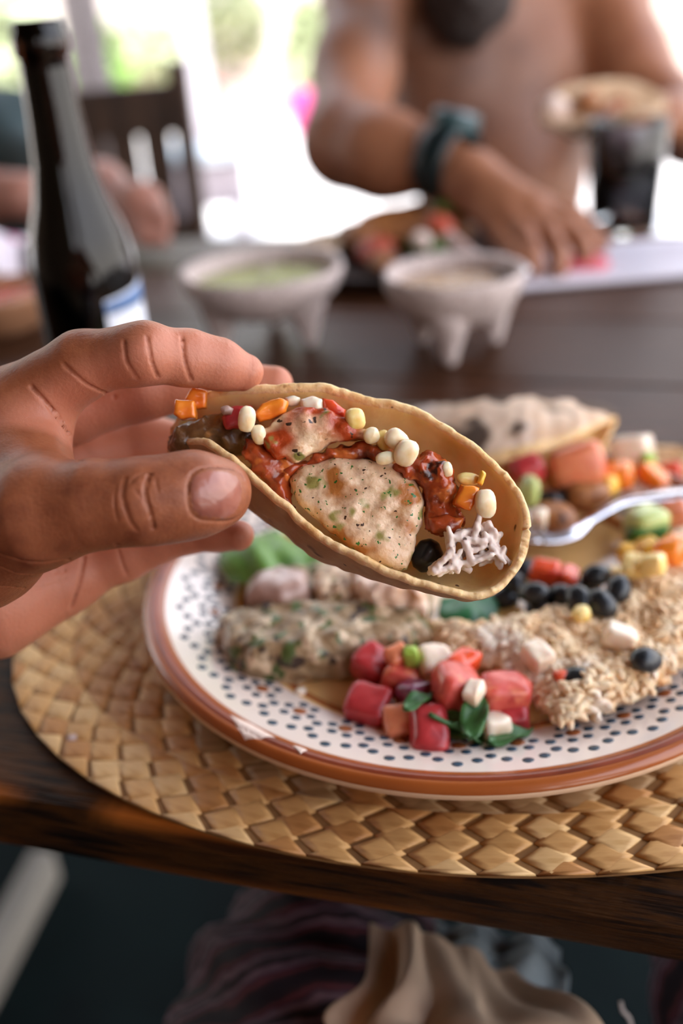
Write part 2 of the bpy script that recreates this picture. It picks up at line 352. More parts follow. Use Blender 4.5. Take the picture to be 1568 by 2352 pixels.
# pale batten lying on the floor, seen under the table at the left
a = T(98, 1950, .05); b = T(-75, 2270, .05); d_ = b-a; L_ = np.linalg.norm(d_); d_ /= L_; s_ = np.array([d_[1], -d_[0], 0]); cc = (a+b)/2
V, F = box((cc[0], cc[1], .0255), (L_, .032, .05), [d_, s_, (0, 0, 1)]); bevel(tag(wobj('wooden_batten', V, F, m_rail, None, False), 'pale grey wooden batten lying on the dark floor under the table', 'batten'), .004)

# added trees beyond the patio: crowns out of view block sky off the tabletop
m_bark = M('bark', ['5d4c3e', '6e5c4b', '4a3c31'], scale=10, rough=.9, stretch=(3, 3, .6), bump=.4, bscale=40)
m_leafC = M('tree_leaf', ['4f7434', '638a42', '3d5c28'], scale=5, rough=.6)
def tree(x, y, h, r, label, seed):
    g = random.Random(seed); ro = empty('sky_block_tree', label, 'tree', (x, y, 0), group='added trees screening the sky')
    V, F = tube(spline([(x, y, 0), (x+.06, y, h*.25), (x-.05, y+.05, h*.5), (x, y, h*.75)], 12), np.linspace(.14, .06, 12), 12); wobj('trunk', V, F, m_bark, ro)
    V = []; F = []
    for k in range(900):
        d = np.array([g.gauss(0, 1), g.gauss(0, 1), g.gauss(0, 1)]); d /= np.linalg.norm(d); q = np.array([x, y, h*.62])+d*np.array([r, r*.8, h*.40])*g.uniform(.3, 1)**.6
        a = np.array([g.gauss(0, 1), g.gauss(0, 1), g.gauss(0, .6)]); a /= np.linalg.norm(a); b = np.cross(a, d); b /= np.linalg.norm(b)+1e-9; L = g.uniform(.22, .42); nn = np.cross(a, b)
        i = len(V); V += [q-a*L, q+b*L*.4+nn*.03, q+a*L, q-b*L*.4+nn*.03, q+nn*.06]; F += [(i, i+1, i+4), (i+1, i+2, i+4), (i+2, i+3, i+4), (i+3, i, i+4)]
    tag(wobj('crown', V, F, m_leafC, ro), None, None, kind='stuff')
for i, (sx, d, h, r) in enumerate(((-7.6, 12.0, 6.0, 2.1), (-3.1, 12.0, 6.2, 2.1), (1.15, 11.6, 6.0, 2.0), (-12.0, 12.2, 6.4, 2.1), (9.5, 13.0, 6.0, 1.9))):
    tree(sx, d, h, r, ['added sky-blocking tree far to the left beyond the patio', 'added sky-blocking tree in line with the beer bottle', 'leafy tree behind the bare-chested man\'s chest', 'added sky-blocking tree farthest left beyond the patio', 'added sky-blocking tree far to the right beyond the patio'][i], 30+i)

# ------------------------------------------------------------------ people
m_skin = M('tan_skin', ['8c5034', '9c5d3e', '7e462e'], scale=90, detail=5, rough=.46, bump=.45, bscale=900, bdist=.0004, sss=.25, rad=(.005, .0018, .0009), attr=('palm', 'bf7a60'))
m_nail = M('nail', ['945646', 'a46656', '8c4e40'], scale=60, rough=.3, sss=.2, coat=.3)
m_skinB = M('warm_skin', ['905c42', '9e694c', '82523a'], scale=14, rough=.5, sss=.12, rad=(.01, .004, .002), attr=('ink_shade', '4e4644'))
m_skinC = M('pink_skin', ['a5705f', 'b28070'], scale=14, rough=.5, sss=.12)
m_beard = M('dark_hair', ['241d1b', '332825'], scale=60, rough=.7, bump=.8, bscale=150, bdist=.004)
m_watch = M('watch_rubber', ['0c191c', '122326'], scale=30, rough=.35)
m_steel = M('steel', ['c9ccd2'], rough=.22, metal=1)

def kk(l): return [K(*p[:3]) for p in l], [p[3]/1000 for p in l]
FING = {
 'index': kk([(40, 945, .313, 14), (190, 838, .304, 9.8), (330, 812, .297, 9.0), (428, 822, .303, 8.0), (500, 836, .307, 7.4), (562, 855, .3105, 6.0)]),
 'middle': kk([(15, 1020, .338, 13), (160, 950, .338, 10), (325, 905, .340, 8.8), (480, 880, .345, 8), (628, 884, .345, 6.6)]),
 'ring': kk([(5, 1110, .350, 13), (190, 1050, .360, 10), (345, 1018, .366, 9.2), (480, 1030, .366, 8), (600, 1060, .362, 6.5)]),
 'pinky': kk([(40, 1345, .350, 14), (170, 1318, .352, 10.5), (285, 1276, .352, 8.6), (430, 1222, .347, 7.2), (500, 1222, .342, 6.2), (548, 1230, .338, 5.2)])}
THUMB = kk([(-60, 1235, .300, 21), (95, 1178, .279, 14.5), (215, 1160, .273, 11.4), (325, 1152, .271, 10.9), (400, 1142, .2725, 10.3), (455, 1135, .275, 10.6), (500, 1131, .279, 9.3)])
PALM = [(K(-280, 1330, .335), K(30, 960, .318), .022, .0125), (K(-280, 1350, .345), K(10, 1020, .340), .024, .012), (K(-290, 1380, .350), K(5, 1120, .354), .024, .012), (K(-280, 1400, .350), K(40, 1330, .352), .024, .014),
        (K(-320, 1400, .338), K(-20, 1375, .342), .026, .0185), (K(-20, 1375, .342), K(120, 1335, .351), .0185, .012), (K(-300, 1330, .318), K(-60, 1235, .302), .024, .021)]
WEB = [(K(95, 1150, .288), K(60, 1010, .308), .010, .012), (K(20, 1100, .300), K(20, 970, .315), .014, .013)]
WRISTK = K(-420, 1450, .322)
def hand_f(X, Y, Z):
    d = None
    for n, (p, r) in FING.items():
        e = chain(X, Y, Z, p, r, .004); d = e if d is None else smin(d, e, .0012)
    pm = None
    for a, b, ra, rb in PALM: e = rc(X, Y, Z, a, b, ra, rb); pm = e if pm is None else smin(pm, e, .010)
    d = smin(d, pm, .009)
    t = chain(X, Y, Z, *THUMB, .006)
    for a, b, ra, rb in WEB: t = smin(t, rc(X, Y, Z, a, b, ra, rb), .012)
    d = smin(d, t, .007)
    d = smin(d, rc(X, Y, Z, K(-300, 1380, .335), WRISTK, .027, .027), .012)
    return d
def surf(x, y, lo=.25, hi=.40, f=None):       # first depth at which the hand is met along the line of sight
    ds = np.arange(lo, hi, .0002); pts = np.array([K(x, y, d) for d in ds]); v = (f or hand_f)(pts[:, 0], pts[:, 1], pts[:, 2]); h = np.where(v < 0)[0]
    return ds[h[0]] if len(h) else None
CREASE = [([(284, 786), (290, 830), (312, 868)], .9), ([(338, 775), (348, 830), (362, 866)], .8), ([(418, 775), (424, 830), (438, 872)], .8),
  ([(148, 838), (200, 882), (262, 912)], .8), ([(72, 888), (112, 932), (150, 985), (186, 1058)], .9), ([(287, 1100), (281, 1140), (298, 1195), (312, 1215)], .75), ([(342, 1092), (333, 1130), (347, 1185), (352, 1212)], .75),
  ([(300, 1108), (320, 1092), (350, 1088)], .5), ([(266, 1120), (262, 1155), (270, 1195)], .4), ([(358, 1100), (362, 1125)], .4), ([(310, 1125), (322, 1140), (333, 1145)], .45),
  ([(192, 1282), (182, 1335), (163, 1395)], .9), ([(268, 1250), (280, 1292), (294, 1325)], .7), ([(0, 1272), (90, 1292), (190, 1278)], .6), ([(0, 1300), (60, 1318), (150, 1312)], .5), ([(0, 1345), (90, 1350), (150, 1330)], .45)]
NAILC, NAILR = (497, 1135), (64, 60)
_cr = []
for pl, r in CREASE:
    q = []
    for x, y in spline([(a, b, 0) for a, b in pl], 7)[:, :2]:
        d = surf(x, y)
        if d is not None: q.append(K(x, y, d))
    if len(q) > 1: _cr.append((q, r/1000))
def nail_pt(u, v, off):                       # point of the nail plate, u,v in -1..1
    s = max(abs(u), abs(v), 1e-6); n = (abs(u)**3+abs(v)**3)**(1/3); k = s/max(n, 1e-6); x = NAILC[0]+NAILR[0]*u*k; y = NAILC[1]+NAILR[1]*v*k
    return x, y
_fold = []
for a in np.linspace(-2.6, 2.6, 26):
    a2 = a+pi; c, s = cos(a2), sin(a2); n = (abs(c)**3+abs(s)**3)**(-1/3); x = NAILC[0]+(NAILR[0]+2)*c*n; y = NAILC[1]+(NAILR[1]+2)*s*n; d = surf(x, y)
    if d is not None: _fold.append(K(x, y, d))
def hand_full(X, Y, Z):                       # creases and the nail fold are narrow furrows in the skin
    d = hand_f(X, Y, Z)+.00022*nz(X, Y, Z, 120)
    for q, r in _cr+[(_fold, .00062)]:
        A = np.array(q); lo = A.min(0)-.003; hi = A.max(0)+.003
        msk = (X > lo[0]) & (X < hi[0]) & (Y > lo[1]) & (Y < hi[1]) & (Z > lo[2]) & (Z < hi[2])
        if not msk.any(): continue
        x, y, z = X[msk], Y[msk], Z[msk]; m = None
        for i in range(len(q)-1): e = rc(x, y, z, q[i], q[i+1], 0, 0); m = e if m is None else np.minimum(m, e)
        d[msk] = d[msk]+r*.85*np.exp(-(m/(r*.75))**2)
    return d
def refine(V, Q):                             # split every quad in four
    V = np.asarray(V); E = np.concatenate([Q[:, [i, (i+1) % 4]] for i in range(4)]); Es = np.sort(E, 1); u, inv = np.unique(Es[:, 0]*(len(V)+1)+Es[:, 1], return_inverse=True)
    first = np.zeros(len(u), int); first[inv] = np.arange(len(inv)); em = (V[Es[first, 0]]+V[Es[first, 1]])/2; fm = V[Q].mean(1); n, ne, nq = len(V), len(u), len(Q)
    ei = inv.reshape(4, nq).T+n; fi = np.arange(nq)+n+ne
    R = np.concatenate([np.stack([Q[:, i], ei[:, i], fi, ei[:, (i-1) % 4]], 1) for i in range(4)]); return np.vstack([V, em, fm]), R
HL = K(-330, 1545, .37); HH = K(690, 715, .255)
lo = np.array([K(-330, 0, .36)[0], K(0, 1600, .36)[1], .252]); hi = np.array([K(700, 0, .36)[0], K(0, 700, .33)[1]+.002, .392])
HV, HQ = nets(hand_f, lo, hi, .0009)
HV, HQ = refine(HV, HQ)
for _ in range(3):
    d0 = hand_full(*HV.T); e_ = .0002; gr = np.stack([hand_full(*(HV+np.eye(3)[i]*e_).T)-d0 for i in range(3)], 1)/e_ if _ == 0 else gr; HV = HV-gr*(d0/np.maximum((gr**2).sum(1), .3))[:, None]
# the rest of the body, coarser: forearm, upper arm, trunk, head and bare legs under the shorts
wr = k2w(WRISTK); SH = np.array([-.13, -.24, 1.0]); EL = np.array([-.34, .03, .80])
ARM = [(k2w(K(-240, 1385, .335)), wr, .027, .027), (wr, wr+(EL-wr)*.5, .026, .037), (wr+(EL-wr)*.5, EL, .037, .043), (EL, SH, .043, .052)]
BODY = ARM+[(SH, (.22, -.26, 1.0), .055, .055), ((.05, -.27, .98), (.05, -.30, .72), .115, .12), ((-.02, -.27, .95), (.0, -.30, .75), .10, .10), ((.12, -.27, .95), (.10, -.30, .75), .10, .10), ((.05, -.30, .72), (.09, -.28, .56), .13, .13),
        ((.05, -.25, 1.05), (.05, -.22, 1.16), .05, .05), ((.05, -.20, 1.20), (.05, -.21, 1.28), .07, .085), ((-.02, -.26, .56), (-.028, .27, .545), .076, .062), ((.20, -.26, .56), (.21, .27, .545), .076, .062),
        ((-.028, .27, .545), (-.03, .24, .06), .058, .036), ((.21, .27, .545), (.215, .24, .06), .058, .036), ((-.03, .23, .04), (-.03, .36, .03), .035, .028), ((.215, .23, .04), (.215, .36, .03), .035, .028),
        ((.22, -.26, 1.0), (.38, -.10, .80), .05, .04), ((.38, -.10, .80), (.30, .10, .70), .04, .03), ((.30, .10, .70), (.25, .19, .655), .028, .02)]
def prims_f(B, k, namp=0, ns=20):
    def f(X, Y, Z):
        d = None
        for a, b, ra, rb in B: e = rc(X, Y, Z, a, b, ra, rb); d = e if d is None else smin(d, e, k)
        return d+(namp*nz(X, Y, Z, ns) if namp else 0)
    return f
def bounds(B, pad=.01):
    A = np.array([p for a, b, ra, rb in B for p in (np.array(a)-max(ra, rb), np.array(a)+max(ra, rb), np.array(b)-max(ra, rb), np.array(b)+max(ra, rb))]); return A.min(0)-pad, A.max(0)+pad
BV, BQ = nets(prims_f(BODY, .03), *bounds(BODY), .009)
V = np.vstack([k2w(HV), BV]); Q = np.vstack([HQ[:, ::-1], BQ+len(HV)])
pho = empty('person', 'person in ribbed dark shorts whose left hand holds up the golden taco', 'person', (.05, -.28, 0))
body = wobj('body', V, Q, m_skin, pho)
# palm side of the fingers is paler and pinker than the backs
palm = np.zeros(len(V)); hv = HV
dth = chain(hv[:, 0], hv[:, 1], hv[:, 2], *THUMB, .006)
dfi = np.min([chain(hv[:, 0], hv[:, 1], hv[:, 2], *FING[n], .004) for n in FING]+[rc(hv[:, 0], hv[:, 1], hv[:, 2], a, b, ra, rb) for a, b, ra, rb in PALM[:6]], axis=0)
px_ = hv[:, 0]/hv[:, 2]*FPX+784; py_ = 1176-hv[:, 1]/hv[:, 2]*FPX
sm = lambda e0, e1, x: np.clip((x-e0)/(e1-e0), 0, 1)
pk = sm(-.002, .006, dth-dfi)
back = sm(0, 1, (py_-(905-.52*px_))/60)              # the knuckle side along the upper outline stays brown
pk = pk*np.maximum(back, sm(330, 480, px_)*.6)
palm[:len(hv)] = pk*.85
at = body.data.attributes.new('palm', 'FLOAT', 'POINT'); at.data.foreach_set('value', palm)
# thumbnail: a curved plate seated in its fold
nu = 22; NV = []; NF = []
for i in range(nu+1):
    for j in range(nu+1):
        u = -1+2*i/nu; v = -1+2*j/nu; r = sqrt(u*u+v*v); m_ = max(abs(u), abs(v)); k = (m_/r if r > 1e-9 else 1); u2, v2 = u*k, v*k   # square -> disc
        n_ = (abs(u2)**3+abs(v2)**3)**(1/3); rr = sqrt(u2*u2+v2*v2); f_ = rr/n_ if n_ > 1e-9 else 1
        x = NAILC[0]+NAILR[0]*u2*f_; y = NAILC[1]+NAILR[1]*v2*f_; d = surf(x, y) or .28
        NV.append((x, y, d, m_))
NVk = [K(x, y, d-.0006*(1-m_**6)+.0004*m_**8) for x, y, d, m_ in NV]; n0 = len(NVk); NVk += [K(x, y, d+.0012) for x, y, d, m_ in NV]
def gf(i, j): return i*(nu+1)+j
for i in range(nu):
    for j in range(nu):
        NF.append((gf(i, j), gf(i, j+1), gf(i+1, j+1), gf(i+1, j)))
wobj('thumbnail', k2w(NVk[:n0]), NF, m_nail, pho)
bm = bpy.data.objects['thumbnail'].modifiers.new('thick', 'SOLIDIFY'); bm.thickness = .0004; bm.offset = -1
# shorts with wide ribs
m_short = M('ribbed_dark_cloth', ['24202c', '352630', '7e4450', '352a3c', '9c7e92', '242029'], scale=1, rough=.75, wave=(14, 3.0, 2, 'Y'), bump=.3, bscale=500)
SHB = [((-.02, -.26, .56), (-.028, .31, .550), .088, .074), ((.20, -.26, .56), (.21, .31, .550), .088, .074), ((.07, -.30, .66), (.09, -.29, .55), .145, .15)]
def short_f(X, Y, Z):
    d = prims_f(SHB, .03)(X, Y, Z); d = d+.0042*np.sin((Y+.35*X+.03*nz(X, Y, Z, 8))*150); return np.maximum(d, np.maximum(Y-.375+.1*(Z-.6), Z-.80))
SV, SQ = nets(short_f, (-.2, -.48, .42), (.3, .40, .84), .006)
tag(wobj('shorts', SV, SQ, m_short, pho), 'ribbed dark maroon and navy shorts', None)
V, F = tube(spline([P(1425, 2300, .405), P(1430, 2322, .404), P(1445, 2340, .404), P(1452, 2375, .403), P(1440, 2400, .404)], 16), .0009, 6); tag(wobj('drawstring', V, F, M('white_cord', ['e6ddd8'], rough=.7), pho), 'white drawstring end', None)

# beige cloth crumpled in the lap
m_beige = M('beige_cloth', ['c8ab90', 'd4ba9f', 'b8997d'], scale=8, rough=.8, bump=.2, bscale=900, bdist=.0005)
def sheet(name, rows, nu_, nv_, fold, mat, parent=None, th=.0015):
    """crumpled cloth: rows of control points (lists of world points), folds as ridges running down it"""
    R_ = [spline(r, nu_) for r in rows]; V = []
    for j in range(nv_):
        t = j/(nv_-1)
        for i in range(nu_):
            c = spline([R_[k][i] for k in range(len(rows))], np.array([t]))[0]; V.append(c)
    V = np.array(V).reshape(nv_, nu_, 3); du = np.gradient(V, axis=1); dv = np.gradient(V, axis=0); n = np.cross(du, dv); n /= np.linalg.norm(n, axis=2)[:, :, None]+1e-12
    u, t = np.meshgrid(np.linspace(0, 1, nu_), np.linspace(0, 1, nv_)); V = V+n*fold(u, t)[:, :, None]; V = V.reshape(-1, 3)
    F = [(j*nu_+i, j*nu_+i+1, (j+1)*nu_+i+1, (j+1)*nu_+i) for j in range(nv_-1) for i in range(nu_-1)]
    o = wobj(name, V, F, mat, parent); s = o.modifiers.new('thick', 'SOLIDIFY'); s.thickness = th; s.offset = 0; return o
fold = lambda u, t: (.35+.65*t)*(.009*np.abs(np.sin(u*9.5+1.2*t+.5*np.sin(5*u)))+.004*np.sin(u*23-2*t)+.0025*np.sin(t*9+u*6)) + .006*np.sin(t*3+u*2)
tag(sheet('napkin', [[P(850, 2120, 0.418), P(960, 2100, 0.411), P(1090, 2150, 0.414), P(1190, 2200, 0.418)], [P(820, 2230, 0.391), P(980, 2230, 0.378), P(1130, 2260, 0.381), P(1260, 2270, 0.396)], [P(720, 2330, 0.384), P(960, 2340, 0.361), P(1180, 2350, 0.364), P(1360, 2340, 0.381)], [P(800, 2480, 0.366), P(960, 2480, 0.351), P(1220, 2480, 0.351), P(1480, 2460, 0.371)]], 70, 60, fold, m_beige), 'crumpled beige cloth napkin lying in the lap below the table edge', 'napkin')
m_pblue = M('pale_blue_cloth', ['93a3ab', 'a6b5bc'], scale=10, rough=.8)
fold2 = lambda u, t: .004*np.sin(u*14+t*3)+.003*np.sin(t*8)
tag(sheet('cloth', [[P(1000, 2110, 0.455), P(1130, 2130, 0.452), P(1290, 2165, 0.450)], [P(1010, 2190, 0.440), P(1140, 2200, 0.435), P(1300, 2230, 0.435)], [P(1020, 2290, 0.425), P(1150, 2290, 0.420), P(1300, 2310, 0.420)]], 30, 24, fold2, m_pblue), 'pale blue folded cloth tucked behind the beige napkin', 'cloth')

# bare-chested bearded man across the table
mS = lambda x, y, d, r: (P(x, y, d), r)
def seg(*pts): return [(pts[i][0], pts[i+1][0], pts[i][1], pts[i+1][1]) for i in range(len(pts)-1)]
RA = [mS(845, 0, 1.21, .052), mS(815, 160, 1.15, .046), mS(795, 330, 1.07, .043), mS(880, 355, 1.03, .041), mS(1010, 375, .985, .031)]
LA = [mS(1385, -10, 1.27, .055), mS(1440, 140, 1.25, .046), mS(1530, 265, 1.22, .040), mS(1590, 300, 1.17, .036), mS(1560, 280, 1.11, .028)]
ch = P(1115, 150, 1.32); wa = P(1150, 430, 1.33); hip = np.array([wa[0]+.005, wa[1]+.05, .52])
TR = [(P(1010, 60, 1.30), P(1060, 330, 1.31), .085, .08), (P(1240, 60, 1.33), P(1220, 330, 1.33), .09, .08), (ch, wa, .105, .098), (wa, hip, .10, .12), (P(845, 0, 1.24), P(1385, -5, 1.30), .06, .06), (P(1000, 150, 1.27), P(1060, 180, 1.265), .05, .045), (P(1240, 150, 1.28), P(1180, 185, 1.275), .05, .045),
      (P(1110, -10, 1.28), P(1090, -60, 1.24), .055, .055)]
hd = P(1075, -120, 1.22); TR += [(hd, hd+(0, .02, .06), .072, .085), (P(1075, -40, 1.17), P(1075, -70, 1.18), .04, .05), (P(1075, -105, 1.135), P(1075, -125, 1.14), .012, .01)]
TR += [(hd+np.array([s*.085, .03, .03]), hd+np.array([s*.088, .04, .05]), .012, .014) for s in (-1, 1)]
LG = []
for s in (-1, 1):
    kn = hip+np.array([s*.12, -.40, -.02]); ft = kn+np.array([0, .02, -.44]); LG += [(hip+np.array([s*.09, 0, -.02]), kn, .085, .06), (kn, ft, .055, .038), (ft, ft+np.array([0, -.13, -.02]), .034, .028)]
MB = TR+seg(*RA)+seg(*LA)+LG
def man_f(X, Y, Z):
    d = prims_f(MB, .028)(X, Y, Z)
    m = None
    return d
MV, MQ = nets(man_f, *bounds(MB), .0095)
def fingers(B, k, h): return nets(prims_f(B, k), *bounds(B), h)
RH = [(P(1000, 372, .988), P(1085, 420, .965), .029, .026), (P(1085, 420, .965), P(1165, 485, .935), .025, .018), (P(1085, 410, .965), P(1225, 480, .93), .024, .017), (P(1085, 430, .965), P(1120, 500, .945), .022, .013)]
RF = [seg(mS(1160, 490, .935, .012), mS(1205, 540, .91, .0105), mS(1222, 580, .895, .0095), mS(1225, 615, .883, .008)), seg(mS(1195, 485, .932, .012), mS(1260, 535, .91, .0105), mS(1283, 580, .895, .0095), mS(1285, 618, .883, .008)),
      seg(mS(1220, 480, .93, .012), mS(1300, 520, .915, .0105), mS(1335, 560, .905, .0095), mS(1345, 585, .90, .008)), seg(mS(1230, 470, .932, .011), mS(1325, 500, .92, .0095), mS(1368, 545, .912, .0085), mS(1380, 565, .908, .007)), seg(mS(1120, 480, .95, .014), mS(1150, 545, .925, .011), mS(1185, 590, .90, .0095), mS(1200, 605, .888, .008))]
def hnd(pb, fs):
    def f(X, Y, Z):
        d = prims_f(pb, .012)(X, Y, Z); e = None
        for F_ in fs: g_ = prims_f(F_, .004)(X, Y, Z); e = g_ if e is None else np.minimum(e, g_)
        return smin(d, e, .007)
    return nets(f, *bounds(pb+sum(fs, [])), .0028)
R1 = hnd(RH, RF)
LH = [(P(1570, 283, 1.115), P(1530, 270, 1.095), .027, .024), (P(1530, 270, 1.095), P(1480, 258, 1.08), .024, .016)]
LF = [seg(mS(1480, 240+14*i, 1.08+.006*i, .0105), mS(1430-4*i, 232+20*i, 1.07+.01*i, .0095), mS(1390-2*i, 262+12*i, 1.05+.012*i, .008)) for i in range(4)]+[seg(mS(1520, 290, 1.08, .012), mS(1470, 305, 1.05, .0105), mS(1430, 290, 1.035, .009))]
L1 = hnd(LH, LF)
off = 0; VV = []; QQ = []
for v, q in ((MV, MQ), R1, L1): VV.append(v); QQ.append(q+off); off += len(v)
VV = np.vstack(VV); QQ = np.vstack(QQ)
man = empty('person', 'bare-chested bearded man with a dark wristwatch across the table', 'person', (hip[0], hip[1], 0))
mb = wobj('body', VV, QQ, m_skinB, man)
ti = P(862, 60, 1.13); ink_shade = np.clip(1.2-np.linalg.norm((VV-ti)/np.array([.05, .08, .07]), axis=1), 0, 1)*.75; hc = P(1090, 150, 1.24); ink_shade = np.maximum(ink_shade, np.clip(1.25-np.linalg.norm((VV-hc)/np.array([.11, .09, .13]), axis=1), 0, 1)*.6*(VV[:, 1] > 1.15))  # tattoo on the upper arm; chest patch is hair plus painted shade
a_ = mb.data.attributes.new('ink_shade', 'FLOAT', 'POINT'); a_.data.foreach_set('value', ink_shade)
BE = [(P(1075, 40, 1.165), P(1075, -20, 1.15), .030, .045), (P(1035, 10, 1.17), P(1020, -60, 1.18), .03, .03), (P(1120, 10, 1.17), P(1135, -60, 1.18), .03, .03), (P(1078, 70, 1.175), P(1076, 20, 1.16), .018, .03)]
v, q = nets(prims_f(BE, .02, .004, 60), *bounds(BE), .006); wobj('beard', v, q, m_beard, man)
HA = [(hd+(0, .03, .06), hd+(0, .05, .04), .092, .085)]
v, q = nets(lambda X, Y, Z: np.maximum(prims_f(HA, .02, .004, 60)(X, Y, Z), -(Z-hd[2]-.05)-.6*(Y-hd[1])), *bounds(HA), .007); wobj('hair', v, q, m_beard, man)
SB = [(hip+(0, 0, .06), hip-(0, 0, .03), .13, .13)]+[(hip+np.array([s*.09, 0, -.02]), hip+np.array([s*.115, -.33, -.02]), .098, .085) for s in (-1, 1)]
v, q = nets(prims_f(SB, .03, .003, 30), *bounds(SB), .011); wobj('shorts', v, q, M('navy_shorts', ['28303c', '343e4c'], scale=10, rough=.8), man)
wax = (P(1085, 410, .965)-P(960, 368, .995)); wax /= np.linalg.norm(wax); wc = P(1025, 372, .982)
ea = np.cross(wax, (0, 0, 1)); ea /= np.linalg.norm(ea); eb = np.cross(ea, wax)
V = []; F = []; pr = [(-.017, .033), (-.018, .036), (-.010, .039), (.010, .039), (.018, .036), (.017, .033)]
for j in range(36):
    g_ = 2*pi*j/36
    for t, r in pr: V.append(wc+wax*t+r*(cos(g_)*ea+sin(g_)*eb))
for j in range(36):
    for i in range(len(pr)): k = (i+1) % len(pr); F.append((j*6+i, j*6+k, ((j+1) % 36)*6+k, ((j+1) % 36)*6+i))
wat = empty('wristwatch', 'chunky black wristwatch on the bare-chested man', 'watch', tuple(wc))
wobj('strap', V, F, m_watch, wat)
fd = (-FW*.55+UP*.75+RT*.3); fd -= wax*(fd@wax); fd /= np.linalg.norm(fd); fs_ = np.cross(wax, fd)
V = []; F = []
for t, r in ((.030, .023), (.043, .024), (.048, .021), (.048, .017), (.0465, .016)):
    for j in range(32): g_ = 2*pi*j/32; V.append(wc+fd*t+r*(cos(g_)*wax+sin(g_)*fs_))
for i in range(4):
    for j in range(32): k = (j+1) % 32; F.append((i*32+j, i*32+k, (i+1)*32+k, (i+1)*32+j))
F.append(tuple(range(128, 160))); wobj('case', V, F, M('watch_case', ['1f3539', '2a464a'], scale=10, rough=.3), wat)
V = [wc+fd*.047+.016*(cos(2*pi*j/32)*wax+sin(2*pi*j/32)*fs_) for j in range(32)]; V += [v+fd*.0012 for v in V]
F = [tuple(range(32, 64))]+[(j, (j+1) % 32, 32+(j+1) % 32, 32+j) for j in range(32)]; wobj('dial', V, F, M('watch_dial', ['5a6e74', '6a7f86'], scale=80, rough=.15, coat=1), wat)

# second companion at the left end, in a dark shirt
m_shirt = M('slate_shirt', ['33464a', '3d5256', '2b3c40'], scale=12, rough=.8, bump=.2, bscale=200)
bx_ = P(-165, 380, 1.45); ta = np.array([bx_[0], bx_[1]-.02, .83]); hp = np.array([bx_[0], bx_[1]+.05, .50])
T2 = [(ta+(-.10, 0, -.04), hp+(-.06, 0, .15), .10, .10), (ta+(.10, 0, -.04), hp+(.06, 0, .15), .10, .10), (hp+(0, 0, .2), hp, .12, .13), (ta+(-.16, 0, 0), ta+(.16, 0, 0), .06, .06), (ta+(0, 0, .05), ta+(0, -.02, .14), .05, .05), (ta+(0, -.03, .2), ta+(0, -.02, .27), .07, .085), (ta+(0, -.10, .2), ta+(0, -.10, .19), .012, .012)]
A2 = seg((ta+(.17, -.02, -.01), .050), mS(30, 350, 1.38, .042), mS(140, 405, 1.27, .034), mS(235, 425, 1.14, .022), mS(325, 480, 1.08, .020))
B2 = seg((ta+(-.17, -.02, -.01), .055), (ta+(-.2, -.14, -.17), .045), mS(-70, 452, 1.22, .034), mS(60, 452, 1.17, .028))
L2 = []
for s in (-1, 1):
    kn = hp+np.array([s*.12, -.26, -.02]); ft = kn+np.array([0, .02, -.42]); L2 += [(hp+np.array([s*.09, 0, -.02]), kn, .085, .06), (kn, ft, .055, .038), (ft, ft+np.array([0, -.13, -.02]), .034, .028)]
B_ = T2+A2+B2+L2; v, q = nets(prims_f(B_, .028), *bounds(B_), .010)
h2 = hnd([(P(325, 475, 1.08), P(350, 510, 1.065), .026, .018), (P(325, 475, 1.08), P(335, 515, 1.07), .024, .017)], [seg(mS(350-13*i, 505+3*i, 1.068, .011), mS(368-14*i, 532+2*i, 1.055, .0095), mS(374-14*i, 552, 1.048, .008)) for i in range(4)]+[seg(mS(345, 480, 1.07, .012), mS(372, 500, 1.055, .0105), mS(380, 520, 1.05, .0085))])
pl_ = empty('person', 'person in a dark slate shirt at the far left, forearm resting on the table', 'person', (hp[0], hp[1], 0))
wobj('body', np.vstack([v, h2[0]]), np.vstack([q, h2[1]+len(v)]), m_skinC, pl_)
S2 = [(a, b, ra+.009, rb+.009) for a, b, ra, rb in T2[:4]+A2[:2]+B2[:1]]; v, q = nets(prims_f(S2, .03, .003, 25), *bounds(S2), .010); wobj('shirt', v, q, m_shirt, pl_)
S3 = [(a, b, ra+.009, rb+.009) for a, b, ra, rb in L2[::3]]+[(hp+(0, 0, .05), hp, .135, .14)]; v, q = nets(prims_f(S3, .03, .003, 25), *bounds(S3), .012); wobj('trousers', v, q, M('dark_trousers', ['1b2528', '222e31'], scale=10, rough=.8), pl_)
H3 = [(ta+(0, 0, .24), ta+(0, .03, .2), .09, .085)]; v, q = nets(lambda X, Y, Z: np.maximum(prims_f(H3, .02, .003, 50)(X, Y, Z), (ta[1]-.05-Y)), *bounds(H3), .009); wobj('hair', v, q, m_beard, pl_)

# ------------------------------------------------------------------ things at the back of the table
TZ = .7503
m_glass = M('brown_glass', ['241006'], rough=.05, trans=1.0, ior=1.4, spec=.3)
m_beer = M('dark_beer', ['140804'], rough=.1, trans=.3, ior=1.34)
m_label = M('paper_label', ['dfe2ea', 'd3d8e4'], scale=60, rough=.6)
m_lblue = M('label_blue', ['54719e', '6583b0'], scale=60, rough=.6); m_lyel = M('label_yellow', ['e3b64e', 'ecc766'], scale=60, rough=.6)
bc = np.array([-.142, .598, TZ]); bt = empty('beer_bottle', 'tall brown glass beer bottle standing behind the hand', 'bottle', tuple(bc))
po = [(0, 0), (.026, 0), (.0302, .003), (.031, .008), (.031, .105), (.0305, .117), (.0275, .132), (.0215, .150), (.0172, .170), (.0150, .195), (.0138, .218), (.0133, .224), (.0152, .226), (.0156, .231), (.0152, .236), (.0140, .2375), (.0140, .241), (.0128, .243), (.0105, .2425)]
